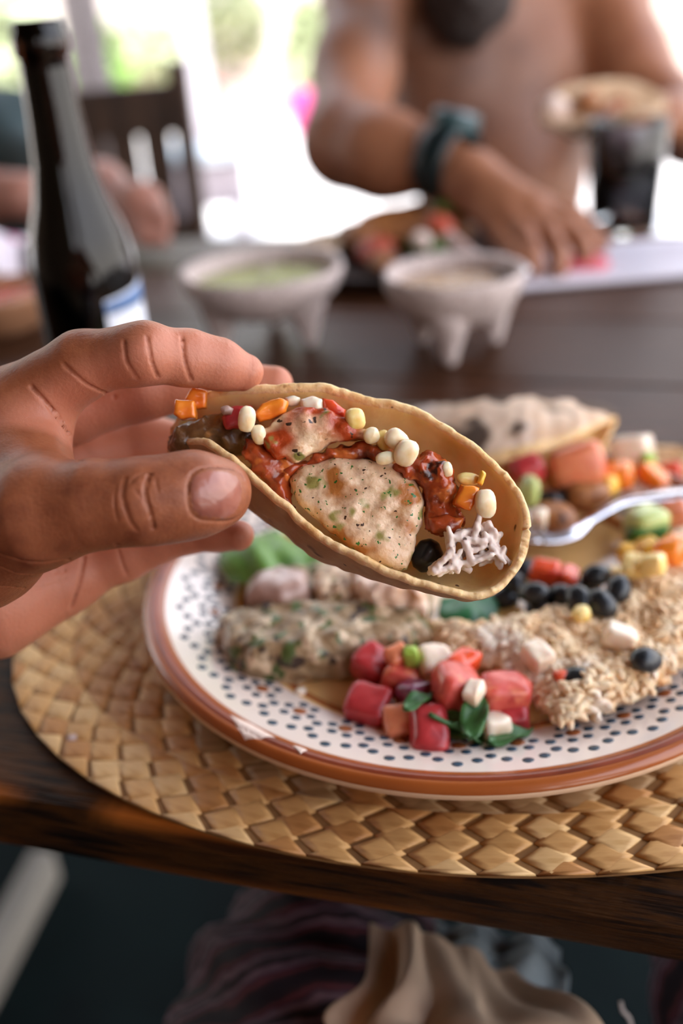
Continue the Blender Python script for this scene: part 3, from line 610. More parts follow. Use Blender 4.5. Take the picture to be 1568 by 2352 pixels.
pi_ = [(.0098, .24), (.0098, .225), (.0115, .195), (.0142, .170), (.0185, .150), (.0245, .132), (.0278, .115), (.0282, .105), (.0282, .010), (.022, .006), (0, .006)]
V, F = lathe(po+pi_, 72, *bc); wobj('glass_body', V, F, m_glass, bt)
V, F = lathe([(0, .0065), (.0222, .0058), (.0284, .0098), (.0284, .105), (.0280, .115), (.0248, .132), (.0188, .150), (.0145, .170), (.0118, .195), (.0101, .222), (0, .223)], 48, *bc); wobj('beer', V, F, m_beer, bt)
def arc(r, z0, z1, a0, a1, n=20, slant=0):
    V = []; F = []
    for i in range(n+1):
        a = a0+(a1-a0)*i/n
        for rr in (r, r+.00025):
            V.append((bc[0]+rr*cos(a), bc[1]+rr*sin(a), bc[2]+z0)); V.append((bc[0]+rr*cos(a), bc[1]+rr*sin(a), bc[2]+z1+slant*i/n))
    for i in range(n):
        k = 4*i; F += [(k+2, k+6, k+7, k+3), (k, k+1, k+5, k+4), (k+1, k+3, k+7, k+5), (k, k+4, k+6, k+2)]
    return V, F
A0, A1 = radians(-62), radians(75)
V, F = arc(.03105, .030, .096, A0, A1, 28, .010); lab = wobj('label', V, F, m_label, bt)
def sub(o, V, F, mat, name):
    V = np.asarray(V, float); c = (V.min(0)+V.max(0))/2; q = link(name, mesh(V-c, F), mat, o); pw = np.array(o.location)+(np.array(o.parent.location) if o.parent else 0); q.location = c-pw; return q
V, F = arc(.03135, .088, .0945, A0, A1, 28, .010); sub(lab, V, F, m_lblue, 'label_band')
V, F = arc(.03135, .034, .074, radians(-52), radians(-48), 4); sub(lab, V, F, m_lblue, 'label_stripe')
V, F = arc(.03135, .038, .070, radians(-38), radians(-14), 8); sub(lab, V, F, m_lyel, 'label_patch')

m_stone = M('speckled_stone', ['c0afaa', 'd2c2bc', 'ae9d98'], scale=120, rough=.85, bump=.9, bscale=420, bdist=.002, spots=[('5b4c48', 380, .62, .08), ('d9cbc6', 330, .64, .08)])
m_guac = M('green_salsa', ['8f8f45', 'a3a057', '7c7f3c'], scale=120, rough=.4, bump=.5, bscale=300, bdist=.002)
m_rsalsa = M('brown_salsa', ['a5815e', 'b99672', 'c9b095'], scale=160, rough=.25, bump=.4, bscale=300, bdist=.001)
def molcajete(c, R, H, label, a0):
    ro = empty('stone_bowl', label, 'bowl', tuple(c)); hb = H*.36
    pr = [(0, hb), (R*.45, hb+.002), (R*.78, hb+.012), (R*.96, H*.80), (R*1.0, H*.97), (R*.985, H), (R*.93, H), (R*.90, H*.965), (R*.84, H*.78), (R*.6, hb+.012), (0, hb+.009)]
    n = 26; s = spline([(r, z, 0) for r, z in pr], n)[:, :2]; s[0, 0] = s[-1, 0] = 0
    V, F = lathe([tuple(q) for q in s], 72, *c); V = np.array(V); V += (.0007*nz(V[:, 0], V[:, 1], V[:, 2], 260))[:, None]*np.array([1, 1, .6]); wobj('bowl_body', V, F, m_stone, ro)
    for k in range(3):
        a = a0+2*pi*k/3; q = c+np.array([cos(a)*R*.62, sin(a)*R*.62, 0]); t = c+np.array([cos(a)*R*.60, sin(a)*R*.60, hb+.012])
        B = [(q+(0, 0, .006), t, .0062, .0155)]; v, f = nets(lambda X, Y, Z: np.maximum(prims_f(B, .004, .0006, 120)(X, Y, Z), c[2]-Z), *bounds(B), .0022); wobj('leg', v, f, m_stone, ro)
    return ro
def filling(name, c, R, z, mat, label, cat):
    V = [(c[0], c[1], c[2]+z+.002)]; F = []; n = 40; rings = 10
    for i in range(1, rings+1):
        for j in range(n):
            a = 2*pi*j/n; r = R*i/rings; x, y = c[0]+r*cos(a), c[1]+r*sin(a); V.append((x, y, c[2]+z+.0022*float(nz(np.array(x), np.array(y), np.array(z), 70))*(1-(i/rings)**4)))
    for j in range(n):
        k = (j+1) % n; F.append((0, 1+j, 1+k))
        for i in range(rings-1): F.append((1+i*n+j, 1+(i+1)*n+j, 1+(i+1)*n+k, 1+i*n+k))
    b0 = len(V); V += [(c[0]+R*.85*cos(2*pi*j/n), c[1]+R*.85*sin(2*pi*j/n), c[2]+z-.006) for j in range(n)]
    for j in range(n): k = (j+1) % n; F.append((1+(rings-1)*n+j, b0+j, b0+k, 1+(rings-1)*n+k))
    F.append(tuple(range(b0+n-1, b0-1, -1)))
    return tag(wobj(name, V, F, mat), label, cat)
c1 = T(618, 782, TZ); c1 = np.array([c1[0], c1[1], TZ]); molcajete(c1, .064, .061, 'larger three-legged speckled stone bowl with green salsa', radians(-35)); filling('green_salsa', c1, .056, .048, m_guac, 'green salsa filling the larger stone bowl', 'salsa')
c2 = T(1045, 806, TZ); c2 = np.array([c2[0], c2[1], TZ]); molcajete(c2, .0510, .062, 'smaller three-legged speckled stone bowl with a spoon over its rim', radians(-105)); filling('brown_salsa', c2, .0445, .050, m_rsalsa, 'pale brown salsa filling the smaller stone bowl', 'salsa')
# spoon leaning over the small bowl
m_spoonw = M('dark_spoon_wood', ['a07c70', 'b08c80'], scale=30, rough=.4)
sp = empty('serving_spoon', 'dark spoon with a shiny tip leaning over the smaller stone bowl', 'spoon', tuple(c2+(0, 0, .06)))
e0 = P(1030, 545, .82); e1 = P(1185, 650, .735)
V, F = tube(spline([e0, (e0+e1)/2+(0, 0, -.003), e1], 12), np.linspace(.0062, .0045, 12), 10); wobj('handle', V, F, m_spoonw, sp)
V, F = lathe([(0, -.001), (.008, 0), (.0125, .0025), (.013, .0045), (.0115, .004), (.007, .0015), (0, .0008)], 24, *(P(1178, 632, .735))); wobj('spoon_bowl', V, F, m_steel, sp)

# dish of grilled food behind the bowls
m_dark = M('dark_clay', ['2c2320', '3a2d28'], scale=20, rough=.4)
dc = T(905, 612, TZ); dc = np.array([dc[0], dc[1], TZ])
V, F = lathe([(0, 0), (.075, 0), (.085, .004), (.112, .016), (.114, .018), (.110, .0185), (.082, .008), (0, .007)], 64, *dc); tag(wobj('dinner_plate', V, F, m_dark), 'dark clay plate heaped with grilled food behind the stone bowls', 'plate')
m_grill = M('grilled_chicken', ['8f5a34', 'a86d3e', '6d3f26'], scale=60, rough=.45, bump=.5, bscale=200, bdist=.002, spots=[('3d2218', 70, .62)])
m_redf = M('red_pepper_back', ['b5493a', 'c76048'], scale=40, rough=.35); m_grn = M('herb_green', ['5c7a32', '48662a'], scale=40, rough=.6); m_onw = M('onion_white', ['e3cfc4', 'd8c0b4'], scale=40, rough=.4)
def lump(name, c, s, mat, label, cat, group=None, seed=0, pw=2.6, rot=None, namp=.10, nu_=14, nv_=10, parent=None, ns=1.3):
    """rounded lump: superellipsoid of full size s, uneven"""
    g = np.random.RandomState(seed); V = []; F = []
    Rm = np.array(Euler(rot if rot is not None else tuple(g.uniform(-.4, .4, 2))+(g.uniform(0, 6.28),)).to_matrix())
    sg = lambda v, p: np.sign(v)*np.abs(v)**p
    e = 2/pw; ph = g.uniform(0, 50)
    for i in range(nv_+1):
        t = -pi/2+pi*i/nv_
        for j in range(nu_):
            a = 2*pi*j/nu_; q = np.array([sg(cos(t), e)*sg(cos(a), e), sg(cos(t), e)*sg(sin(a), e), sg(sin(t), e)]); k = 1+namp*float(nz(np.array(q[0]+ph), np.array(q[1]), np.array(q[2]-ph), ns)); V.append(Rm@(q*np.array(s)*.5*k))
    for i in range(nv_):
        for j in range(nu_): k = (j+1) % nu_; F.append((i*nu_+j, i*nu_+k, (i+1)*nu_+k, (i+1)*nu_+j))
    o = link(name, mesh(V, F), mat, parent, tuple(c)); return tag(o, label, cat, group)
for i, (x, y, z, s, mt, n, lb, ct) in enumerate([
    (830, 545, .022, (.075, .045, .03), m_grill, 'grilled_chicken', 'browned grilled chicken piece at the left of the dark plate', 'chicken'),
    (905, 525, .030, (.08, .05, .035), m_grill, 'grilled_chicken', 'tall browned chicken piece in the middle of the dark plate', 'chicken'),
    (960, 490, .028, (.07, .05, .032), m_grill, 'grilled_chicken', 'browned chicken piece heaped at the back of the dark plate, under the watch', 'chicken'),
    (1030, 530, .022, (.06, .04, .03), m_grill, 'grilled_chicken', 'browned chicken piece at the right of the dark plate', 'chicken'),
    (860, 575, .020, (.035, .03, .02), m_redf, 'red_pepper', 'red pepper piece at the front of the dark plate', 'pepper'),
    (1010, 515, .042, (.03, .02, .015), m_redf, 'red_pepper', 'red pepper piece on top of the food heap on the dark plate', 'pepper'),
    (985, 560, .022, (.045, .03, .016), m_grn, 'green_pepper', 'green pepper strip at the right front of the dark plate', 'pepper'),
    (1020, 480, .045, (.03, .025, .012), m_grn, 'herb_sprig', 'green herb on top of the food heap on the dark plate', 'herb'),
    (968, 552, .034, (.018, .016, .014), m_onw, 'onion_piece', 'shiny white onion piece on the front of the dark plate', 'onion'),
    (880, 600, .018, (.05, .03, .018), m_grill, 'grilled_chicken', 'flat chicken piece at the front rim of the dark plate', 'chicken')]):
    q = T(x, y, TZ+z); q[2] = TZ+z
    v = q-dc; r = np.linalg.norm(v[:2])
    if r > .085: q[:2] = dc[:2]+v[:2]*.085/r
    lump(n, q, s, mt, lb, ct, seed=i+3)
tortB = M('pale_tortilla_back', ['d8b690', 'e6ccae', 'c89f74'], scale=60, rough=.7)
V, F = lathe([(0, .0), (.05, .001), (.052, .002), (0, .003)], 32, 0, 0, 0); o = link('tortilla', mesh(V, F), tortB); q = T(722, 560, TZ+.02); o.location = (q[0], q[1], TZ+.017); o.rotation_euler = (.15, -.2, 0); o.scale = (.6, .6, 1); tag(o, 'small tortilla leaning on the left rim of the dark plate', 'tortilla')

# long white tray
m_white = M('white_ceramic', ['e6e0ea', 'dedae6'], scale=10, rough=.3)
t0 = T(1185, 676, TZ); t1 = T(1600, 640, TZ); x0, x1, y0, y1 = t0[0], .52, t0[1]+.003, T(1568, 572, TZ)[1]+.022
def ringbox(pts_z):
    V = []; F = []
    for ins, z in pts_z: V += [(x0+ins, y0+ins, TZ+z), (x1-ins, y0+ins, TZ+z), (x1-ins, y1-ins, TZ+z), (x0+ins, y1-ins, TZ+z)]
    for i in range(len(pts_z)-1):
        for j in range(4): k = (j+1) % 4; F.append((i*4+j, i*4+k, i*4+4+k, i*4+4+j))
    F.append((3, 2, 1, 0)); n = len(V); F.append((n-4, n-3, n-2, n-1)); return V, F
V, F = ringbox([(.004, 0), (0, .003), (0, .0065), (.003, .0075), (.010, .005), (.014, .0045)]); bevel(tag(wobj('serving_tray', V, F, m_white, smooth=False), 'long white tray under the bare-chested man\'s hand', 'tray'), .0015)
# something pink-red under the fingertips
q = T(1345, 570, TZ+.022); lump('radish_slice', (q[0], q[1], TZ+.0092), (.042, .022, .009), M('pink_red', ['c8485a', 'd96a74'], scale=40, rough=.4), 'pink-red slice on the white tray by the fingertips', 'radish', seed=4)

# tall tumbler of dark drink
m_clear = M('clear_glass', ['e8eef0'], rough=.03, trans=1, ior=1.46); m_drink = M('dark_drink', ['2a1c1c', '1a1416'], scale=8, rough=.1, trans=.2, ior=1.33); m_foam = M('drink_head', ['8a7070', '9c8280'], scale=60, rough=.4)
gc = T(1450, 556, TZ); gc = np.array([gc[0], gc[1]+.034, TZ]); gl = empty('drinking_glass', 'tall tumbler of dark drink behind the white tray', 'glass', tuple(gc))
V, F = lathe([(0, 0), (.030, 0), (.033, .004), (.0395, .110), (.0390, .111), (.0380, .110), (.0315, .010), (0, .008)], 56, *gc); wobj('tumbler', V, F, m_clear, gl)
V, F = lathe([(0, .0085), (.0312, .0102), (.0350, .066), (0, .066)], 48, *gc); wobj('dark_drink', V, F, m_drink, gl)
V, F = lathe([(0, .0662), (.0350, .0662), (.0366, .088), (0, .0885)], 48, *gc); wobj('pale_head', V, F, m_foam, gl)

# taco held up by the man: folded tortilla with pale filling
tc_ = P(1385, 245, .985)
def fold_shell(Up, Lp, Bv, nu_, nv_, th, namp=.0006, jag=.0010):
    """folded round: rim curves Up, Lp (n x 3) joined by a U whose bottom is pushed along Bv (n x 3); returns V,F,material index (0 outside, 1 inside, 2 rim)"""
    t = np.linspace(0, 1, nv_)[None, :, None]; U_ = Up[:, None]; L_ = Lp[:, None]; B = Bv[:, None]/.75
    Mm = (1-t)**3*U_+3*(1-t)**2*t*(U_+B)+3*(1-t)*t*t*(L_+B)+t**3*L_
    du = np.gradient(Mm, axis=0); dv = np.gradient(Mm, axis=1); n = np.cross(du, dv); n /= np.linalg.norm(n, axis=2)[:, :, None]+1e-12
    n[-1] = n[-2] = n[-3]; n[0] = n[1]
    mid = (Up+Lp)[:, None]/2+.3*Bv[:, None]; s = np.sign(np.sum((Mm-mid)*n)); n = n*s; n[-2:] = n[-3:-2]      # outwards
    e = np.minimum(np.minimum(t, 1-t)[:, :, 0], np.linspace(1, 0, nu_)[:, None]*1.5+.0); thk = th*(.72+.28*np.minimum(1, e/.03))
    w0 = nz(Mm[..., 0], Mm[..., 1], Mm[..., 2], 230)*namp; edge = np.exp(-np.minimum(t, 1-t)[:, :, 0]/.02)*np.clip((nu_-1-np.arange(nu_))/25., 0, 1)[:, None]*(.5*nz(Mm[..., 0], Mm[..., 1], Mm[..., 2], 170)+.4*nz(Mm[..., 1], Mm[..., 2], Mm[..., 0], 610)+.25*nz(Mm[..., 2], Mm[..., 0], Mm[..., 1], 1300))*jag*np.clip(.6+.8*nz(Mm[..., 2], Mm[..., 0], Mm[..., 1], 60), .15, 1.3)
    Mm = Mm+edge[:, :, None]*(dv/(np.linalg.norm(dv, axis=2)[:, :, None]+1e-12))
    O = Mm+n*(thk/2+w0)[:, :, None]; I = Mm-n*(thk/2-w0*.6)[:, :, None]; N = nu_*nv_
    lip0 = Mm[:, :1]-dv[:, :1]/(np.linalg.norm(dv[:, :1], axis=2)[:, :, None]+1e-12)*th*.22; lip1 = Mm[:, -1:]+dv[:, -1:]/(np.linalg.norm(dv[:, -1:], axis=2)[:, :, None]+1e-12)*th*.22
    V = np.vstack([O.reshape(-1, 3), I.reshape(-1, 3), lip0.reshape(-1, 3), lip1.reshape(-1, 3)]); F = []; mi = []
    for i in range(nu_-1):
        for j in range(nv_-1):
            a, b, c, d = i*nv_+j, i*nv_+j+1, (i+1)*nv_+j+1, (i+1)*nv_+j
            ej = min(j, nv_-2-j) < 1
            F.append((a, d, c, b)); mi.append(2 if ej else 0); F.append((N+a, N+b, N+c, N+d)); mi.append(2 if ej else 1)
        for jj, base in ((0, 2*N), (nv_-1, 2*N+nu_)):
            o0, o1, i0, i1, l0, l1 = i*nv_+jj, (i+1)*nv_+jj, N+i*nv_+jj, N+(i+1)*nv_+jj, base+i, base+i+1
            if jj == 0: F += [(o1, o0, l0, l1), (l1, l0, i0, i1)]
            else: F += [(o0, o1, l1, l0), (l0, l1, i1, i0)]
            mi += [2, 2]
    for j in range(nv_-1): a, b = j, j+1; F.append((a, b, N+b, N+a)); mi.append(2)
    dE = Mm[-1]-Mm[-4]; dE /= np.linalg.norm(dE, axis=1)[:, None]+1e-12; lipE = Mm[-1]+dE*th*.3; lipE[0] = V[2*N+nu_-1]+dE[0]*th*.15; lipE[-1] = V[2*N+2*nu_-1]+dE[-1]*th*.15; E0 = len(V); V = np.vstack([V, lipE]); r0 = (nu_-1)*nv_
    for j in range(nv_-1): a, b = r0+j, r0+j+1; F += [(b, a, E0+j, E0+j+1), (E0+j+1, E0+j, N+a, N+b)]; mi += [2, 2]
    F += [(r0, 2*N+nu_-1, E0), (2*N+nu_-1, N+r0, E0), (r0+nv_-1, E0+nv_-1, 2*N+2*nu_-1), (2*N+2*nu_-1, E0+nv_-1, N+r0+nv_-1)]; mi += [2]*4
    return V, F, mi
m_tout = M('tortilla_outside', ['b08a62', 'c09a70', '9c7852'], scale=45, rough=.72, bump=.35, bscale=260, bdist=.0012, sss=.35, rad=(.004, .0025, .001), spots=[('6b4a30', 85, .66, .06), ('3c281b', 150, .70, .05)])
m_tin = M('tortilla_inside', ['eecb82', 'f3d698', 'e4bb6c'], scale=45, rough=.55, bump=.3, bscale=280, bdist=.0010, sss=.45, rad=(.003, .0022, .0012), spots=[('8a5a2c', 130, .71, .05), ('5f3a1e', 260, .74, .03)])
m_trim = M('tortilla_rim', ['e0b67e', 'ecca9a', 'd2a468'], scale=120, rough=.7, bump=.5, bscale=420, bdist=.0012, sss=.35, rad=(.004, .0025, .001), spots=[('9a6a3c', 150, .68, .06), ('4a2e1c', 210, .74, .03)])
uu = np.array([0, .12, .3, .5, .7, .88, 1]); q = lambda l: spline([P(*a) for a in l], 40)
UB = q([(1240, 240, 1.05), (1290, 205, 1.05), (1380, 185, 1.05), (1460, 190, 1.05), (1530, 225, 1.05)]); LB = q([(1245, 270, 1.02), (1300, 280, 1.015), (1380, 275, 1.015), (1460, 265, 1.02), (1530, 240, 1.035)])
BB = np.array([(-UP*.022+FW*.03)*(.3+sin(pi*k/39)*.7) for k in range(40)]); V, F, mi = fold_shell(UB, LB, BB, 40, 20, .003)
tag(wobj('tortilla', V, F, [tortB]*3, None, True, mi), 'folded tortilla held up by the bare-chested man', 'tortilla')
lump('chicken_piece', P(1275, 247, 1.035), (.028, .022, .022), m_onw, 'pale filling piece poking out of the man\'s held tortilla', 'chicken', seed=2)
lump('chicken_piece', P(1350, 232, 1.04), (.05, .025, .022), m_grill, 'browned filling piece inside the man\'s held tortilla', 'chicken', seed=5)

# left edge: dish with red salsa, white napkin with magenta print
m_clay = M('tan_clay', ['b98a68', 'a87656'], scale=20, rough=.5)
rcn = T(8, 752, TZ); rcn = np.array([rcn[0], rcn[1], TZ])
V, F = lathe([(0, 0), (.032, 0), (.036, .003), (.052, .030), (.053, .034), (.048, .0345), (.034, .012), (0, .010)], 48, *rcn); tag(wobj('salsa_dish', V, F, m_clay), 'tan clay dish with red salsa at the left edge of the table', 'dish')
filling('red_salsa', rcn, .042, .026, M('red_salsa', ['a8342c', 'c0503c', '8a2a24'], scale=140, rough=.25), 'red salsa in the tan clay dish', 'salsa')
m_nap = M('printed_napkin', ['efe6ee', 'e6dbe6'], scale=14, rough=.8, spots=[('c43a7e', 24, .56, .02)])
q0 = T(-30, 640, TZ); 
foldn = lambda u, t: .006*np.sin(u*11+t*4)+.004*np.sin(t*9)
tag(sheet('napkin', [[q0+np.array(v) for v in ((-.06, -.03, .01), (0, -.035, .012), (.045, -.03, .006))], [q0+np.array(v) for v in ((-.06, .01, .03), (0, .01, .055), (.04, .01, .03))], [q0+np.array(v) for v in ((-.06, .06, .02), (0, .06, .03), (.035, .06, .012))]], 26, 22, foldn, m_nap), 'white napkin with magenta print at the left edge behind the salsa dish', 'napkin')

# ------------------------------------------------------------------ woven placemat
m_palm = [M('palm_leaf', c, scale=9, detail=5, rough=.55, stretch=(4, 26, 4), bump=.25, bscale=60, bdist=.0006) for c in (['b98b52', 'c99b60', 'a9783f'], ['c3955c', 'd2a468', 'b5854c'], ['a9743e', 'ba854d', '976331'], ['cfa56c', 'dcb67e', 'c0955a'])]
m_palmin = [M('inner_palm_leaf', c, scale=9, detail=5, rough=.6, stretch=(4, 26, 4), bump=.25, bscale=60, bdist=.0006) for c in (['8f6f47', 'a3825a', '7a5c38'], ['9c7b52', 'b08f66', '866741'])]
m_back = M('mat_backing', ['7a5730', '8f683c', '6a4a28'], scale=40, rough=.8)
MC = np.array([.083, .3735]); MA, MBx = .2305, .158
def mpt(off, ang):                            # point on an oval inset by off from the mat's edge
    return np.array([MC[0]+(MA-off)*cos(ang), MC[1]+(MBx-off)*sin(ang)])
V = []; n = 160
for z in (.7506, .7522):
    for j in range(n): p = mpt(.0003, 2*pi*j/n); V.append((p[0], p[1], z))
F = [tuple(range(n, 2*n)), tuple(range(n-1, -1, -1))]+[(j, (j+1) % n, n+(j+1) % n, n+j) for j in range(n)]
mat_o = wobj('placemat', V, F, m_back, None, False); tag(mat_o, 'oval woven palm placemat under the dinner plate', 'placemat'); mo = np.array(mat_o.location)
def arclen_angles(off, step):
    a = np.linspace(0, 2*pi, 2400); p = np.array([mpt(off, t) for t in a]); L = np.r_[0, np.cumsum(np.linalg.norm(np.diff(p, axis=0), axis=1))]; n = int(round(L[-1]/step)); return np.interp(np.arange(n)*L[-1]/n, L, a), L[-1]/n
strands = []                                   # crossings of the braid: place, direction, band, shape
SL, SH2 = .0172, .0127                         # a crossing is a diamond this long and this wide; the outer and inner rows are folded in half
for band in range(4):
    o0 = band*.0255; ang, stp = arclen_angles(o0+.0125, SL)
    for row in range(5):
        for k in range(len(ang)):
            a = ang[k]+(ang[1]-ang[0])*.5*(row % 2); off = o0+row*SH2/2
            p = mpt(off, a); t = np.array([-(MA-off)*sin(a), (MBx-off)*cos(a)]); sc = np.linalg.norm(t); t /= sc
            o1 = o0+.0125; t1 = np.array([-(MA-o1)*sin(a), (MBx-o1)*cos(a)]); L = stp*sc/np.linalg.norm(t1)
            strands.append((p, t, band, 1 if row == 0 else 2 if row == 4 else 0, row, L))
def strand_mesh(kind, var):
    """one crossing of the braid (unit length and width): a leaf strip showing as a diamond, lower where it dives under its neighbours"""
    if kind == 0: pts = [(-.5, 0), (0, -.5), (.5, 0), (0, .5)]; c = (0, 0)
    elif kind == 1: pts = [(-.5, 0), (.5, 0), (.1, .42), (0, .5)]; c = (0, .16)
    else: pts = [(-.5, 0), (0, -.5), (.1, -.42), (.5, 0)]; c = (0, -.16)
    lowc = [(.5, .25, .5, .25), (.25, .5, .25, .5)][var] if kind == 0 else (.4, .4, .4, .4)
    V = [(x*.985, y*.985, -.6) for x, y in pts]+[(c[0]+(x-c[0])*.975, c[1]+(y-c[1])*.975, 1-l) for (x, y), l in zip(pts, lowc)]+[(c[0]+(x-c[0])*.55, c[1]+(y-c[1])*.55, 1.15) for x, y in pts]
    F = [(i, (i+1) % 4, 4+(i+1) % 4, 4+i) for i in range(4)]+[(4+i, 4+(i+1) % 4, 8+(i+1) % 4, 8+i) for i in range(4)]+[(8, 9, 10, 11), (3, 2, 1, 0)]
    return V, F
smesh = {}
for kind in range(3):
    for var in range(2):
        for c_, mt in enumerate(m_palm):
            V, F = strand_mesh(kind, var); me = mesh(np.array(V)*(.0172, .0127, .0007), F, True, name='palm_strand'); me.materials.append(mt); smesh[kind, var, c_] = me
cand = []; rest = []
for s in strands:
    q = np.array([s[0][0], s[0][1], .753])-CAM; dz = q@FW; sx = 784+FPX*(q@RT)/dz; sy = 1176-FPX*(q@UP)/dz
    pr = np.hypot(s[0][0]-.049, s[0][1]-.370)
    (cand if (-20 < sx < 1590 and sy < 2360 and s[2] < 3 and pr > .132) else rest).append((dz, s))
cand.sort(key=lambda t: t[0]); rest += cand[300:]; cand = cand[:300]; ZB = .7524
pick = lambda band: rng.choice((0, 1, 1, 2, 3, 3)) if band == 0 else rng.choice((0, 2, 2, 1))
for k, (dz, (p, t, band, kind, row, L)) in enumerate(cand):
    o = bpy.data.objects.new('palm_strand', smesh[kind, rng.randrange(2), pick(band)]); COL.objects.link(o); o.parent = mat_o; o.scale = (L/.0172, 1, 1)
    o.location = (p[0]-mo[0], p[1]-mo[1], ZB-mo[2]); o.rotation_euler = (rng.uniform(-.03, .03), rng.uniform(-.03, .03), atan2(t[1], t[0])+rng.uniform(-.02, .02))
V = []; F = []; mi = []
for dz, (p, t, band, kind, row, L) in rest:
    v, f = strand_mesh(kind, rng.randrange(2)); n = len(V); nn = (-t[1], t[0])
    for x, y, z in v: V.append((p[0]+t[0]*x*L+nn[0]*y*.0127-mo[0], p[1]+t[1]*x*L+nn[1]*y*.0127-mo[1], ZB+z*.0007-mo[2]))
    F += [tuple(i+n for i in q_) for q_ in f]; c_ = pick(band) if band < 1 else 4+rng.randrange(2) if rng.random() < .6 else rng.randrange(3); mi += [c_]*len(f)
o = link('palm_weave', mesh(V, F, True, mi), m_palm+m_palmin, mat_o); o['kind'] = 'stuff'

# ------------------------------------------------------------------ dinner plate
PC = np.array([.0490, .3700, .7537])
m_well = M('amber_glaze', ['e2b06a', 'ebbe7e', 'd8a258'], scale=12, rough=.16, coat=.6)
m_cream = M('cream_glaze', ['ead9cb', 'f0e2d8'], scale=20, rough=.14, coat=.6)
m_terra = M('terracotta_glaze', ['7c341c', '8a3e22', '6c2c16'], scale=30, rough=.36, coat=.1)
m_ora = M('orange_glaze', ['9a5022', 'a85c2a'], scale=30, rough=.26, coat=.25)
m_under = M('pale_clay', ['d9b694', 'e2c2a2'], scale=30, rough=.5)
m_dot = M('dark_blue_glaze', ['20384a', '2b475c'], scale=60, rough=.2); m_bdot = M('brown_glaze', ['8f4f2a', '9c5a32'], scale=60, rough=.2); m_chip = M('chipped_clay', ['e8d2c4', 'f0ded2'], scale=200, rough=.9, bump=.5, bscale=500)
RZ = lambda r: float(np.interp(r, [0, .088, .094, .100, .126, .131, .1365], [.0055, .0055, .0065, .0092, .0176, .0192, .0198]))
prof = [(0, .0055, 0), (.050, .0055, 0), (.088, .0055, 0), (.0925, .0061, 3), (.0945, .0078, 3), (.0965, .0080, 0), (.0985, .0086, 1), (.110, .0124, 1), (.126, .0176, 1), (.1272, .0180, 3), (.1282, .0186, 3), (.1292, .0188, 2), (.1302, .0196, 2), (.1315, .0203, 2), (.1328, .0203, 2), (.1334, .0199, 3), (.1342, .0202, 3), (.1355, .0198, 3), (.1365, .0186, 3), (.1370, .0172, 4), (.1368, .0150, 4), (.1345, .0132, 4), (.110, .006, 4), (.088, .0022, 4), (.085, 0, 4), (.074, 0, 4), (.072, .0022, 4), (0, .0022, 4)]
V, F = lathe([(r, z) for r, z, _ in prof], 144, *PC); mi = []
for j in range(144): mi += [prof[i][2] for i in range(len(prof)-1)]
plate = wobj('dinner_plate', V, F, [m_well, m_cream, m_terra, m_ora, m_under], None, True, mi, loc=PC); tag(plate, 'hand-painted clay dinner plate with dotted white band and chipped terracotta rim', 'plate')
RP = [(r, z) for r, z, _ in prof[:20]]
def rim_z(r): return float(np.interp(r, [a for a, b in RP], [b for a, b in RP]))
def dots(name, items, mat):
    V = []; F = []
    for r, a, s in items:
        c = np.array([r*cos(a), r*sin(a)]); n = len(V); er = np.array([cos(a), sin(a)]); et = np.array([-er[1], er[0]])
        for q, h in ((1, -.0003), (1, .00012), (.6, .0003)):
            for j in range(10):
                g = 2*pi*j/10; p = c+s*q*(cos(g)*er*.92+sin(g)*et); V.append((p[0], p[1], rim_z(np.hypot(*p))+h))
        for k in range(2):
            for j in range(10): m = (j+1) % 10; F.append((n+k*10+j, n+k*10+m, n+k*10+10+m, n+k*10+10+j))
        F.append(tuple(range(n+20, n+30)))
    o = link(name, mesh(V, F), mat, plate); o['kind'] = 'stuff'; return o
blue = []; brown = []; NM = 33
g = random.Random(3); jit = lambda s: g.uniform(-s, s)
for k in range(NM):
    a0 = 2*pi*k/NM; r0 = .1070; brown.append((r0, a0+jit(.004), .0028))
    for q in range(6): t = 2*pi*q/6+.5; blue.append((r0+.0056*cos(t)+jit(.0003), a0+.0056*sin(t)/r0, .0019))
    for dr, da in ((.0118, -.0058), (.0142, 0), (.0118, .0058), (.0085, .0104), (.003, .0104)): blue.append((r0+dr+jit(.0004), a0+da/r0+jit(.002), .0020))
dots('painted_dot', blue, m_dot)
dots('flower_dot', brown, m_bdot)
def chip(px):
    C3 = []
    for x, y in px:
        p = T(x, y, PC[2]+.0200); C3.append(p[:2]-PC[:2])
    C3 = np.array(C3); c = C3.mean(0); V = []; F = []; N = 8
    bp = []
    for i in range(len(C3)):
        for k in range(N): bp.append(C3[i]+(C3[(i+1) % len(C3)]-C3[i])*k/N)
    for f_ in (1, .8, .55, .3):
        for p in bp: q = c+(p-c)*f_; V.append((q[0], q[1], rim_z(min(np.hypot(*q), .1362))+(.0004 if f_ < .95 else .00005)))
    V.append((c[0], c[1], rim_z(np.hypot(*c))+.0004)); n = len(bp)
    for r in range(3):
        for j in range(n): k = (j+1) % n; F.append((r*n+j, r*n+k, r*n+n+k, r*n+n+j))
    for j in range(n): F.append((3*n+j, 3*n+(j+1) % n, 4*n))
    o = link('chip', mesh(V, F, False), m_chip, plate); o['label'] = 'pale chipped patch in the terracotta rim'
chip([(527, 1638), (575, 1655), (632, 1688), (600, 1698), (562, 1696), (545, 1672)]); chip([(670, 1712), (690, 1712), (706, 1722), (690, 1733)])

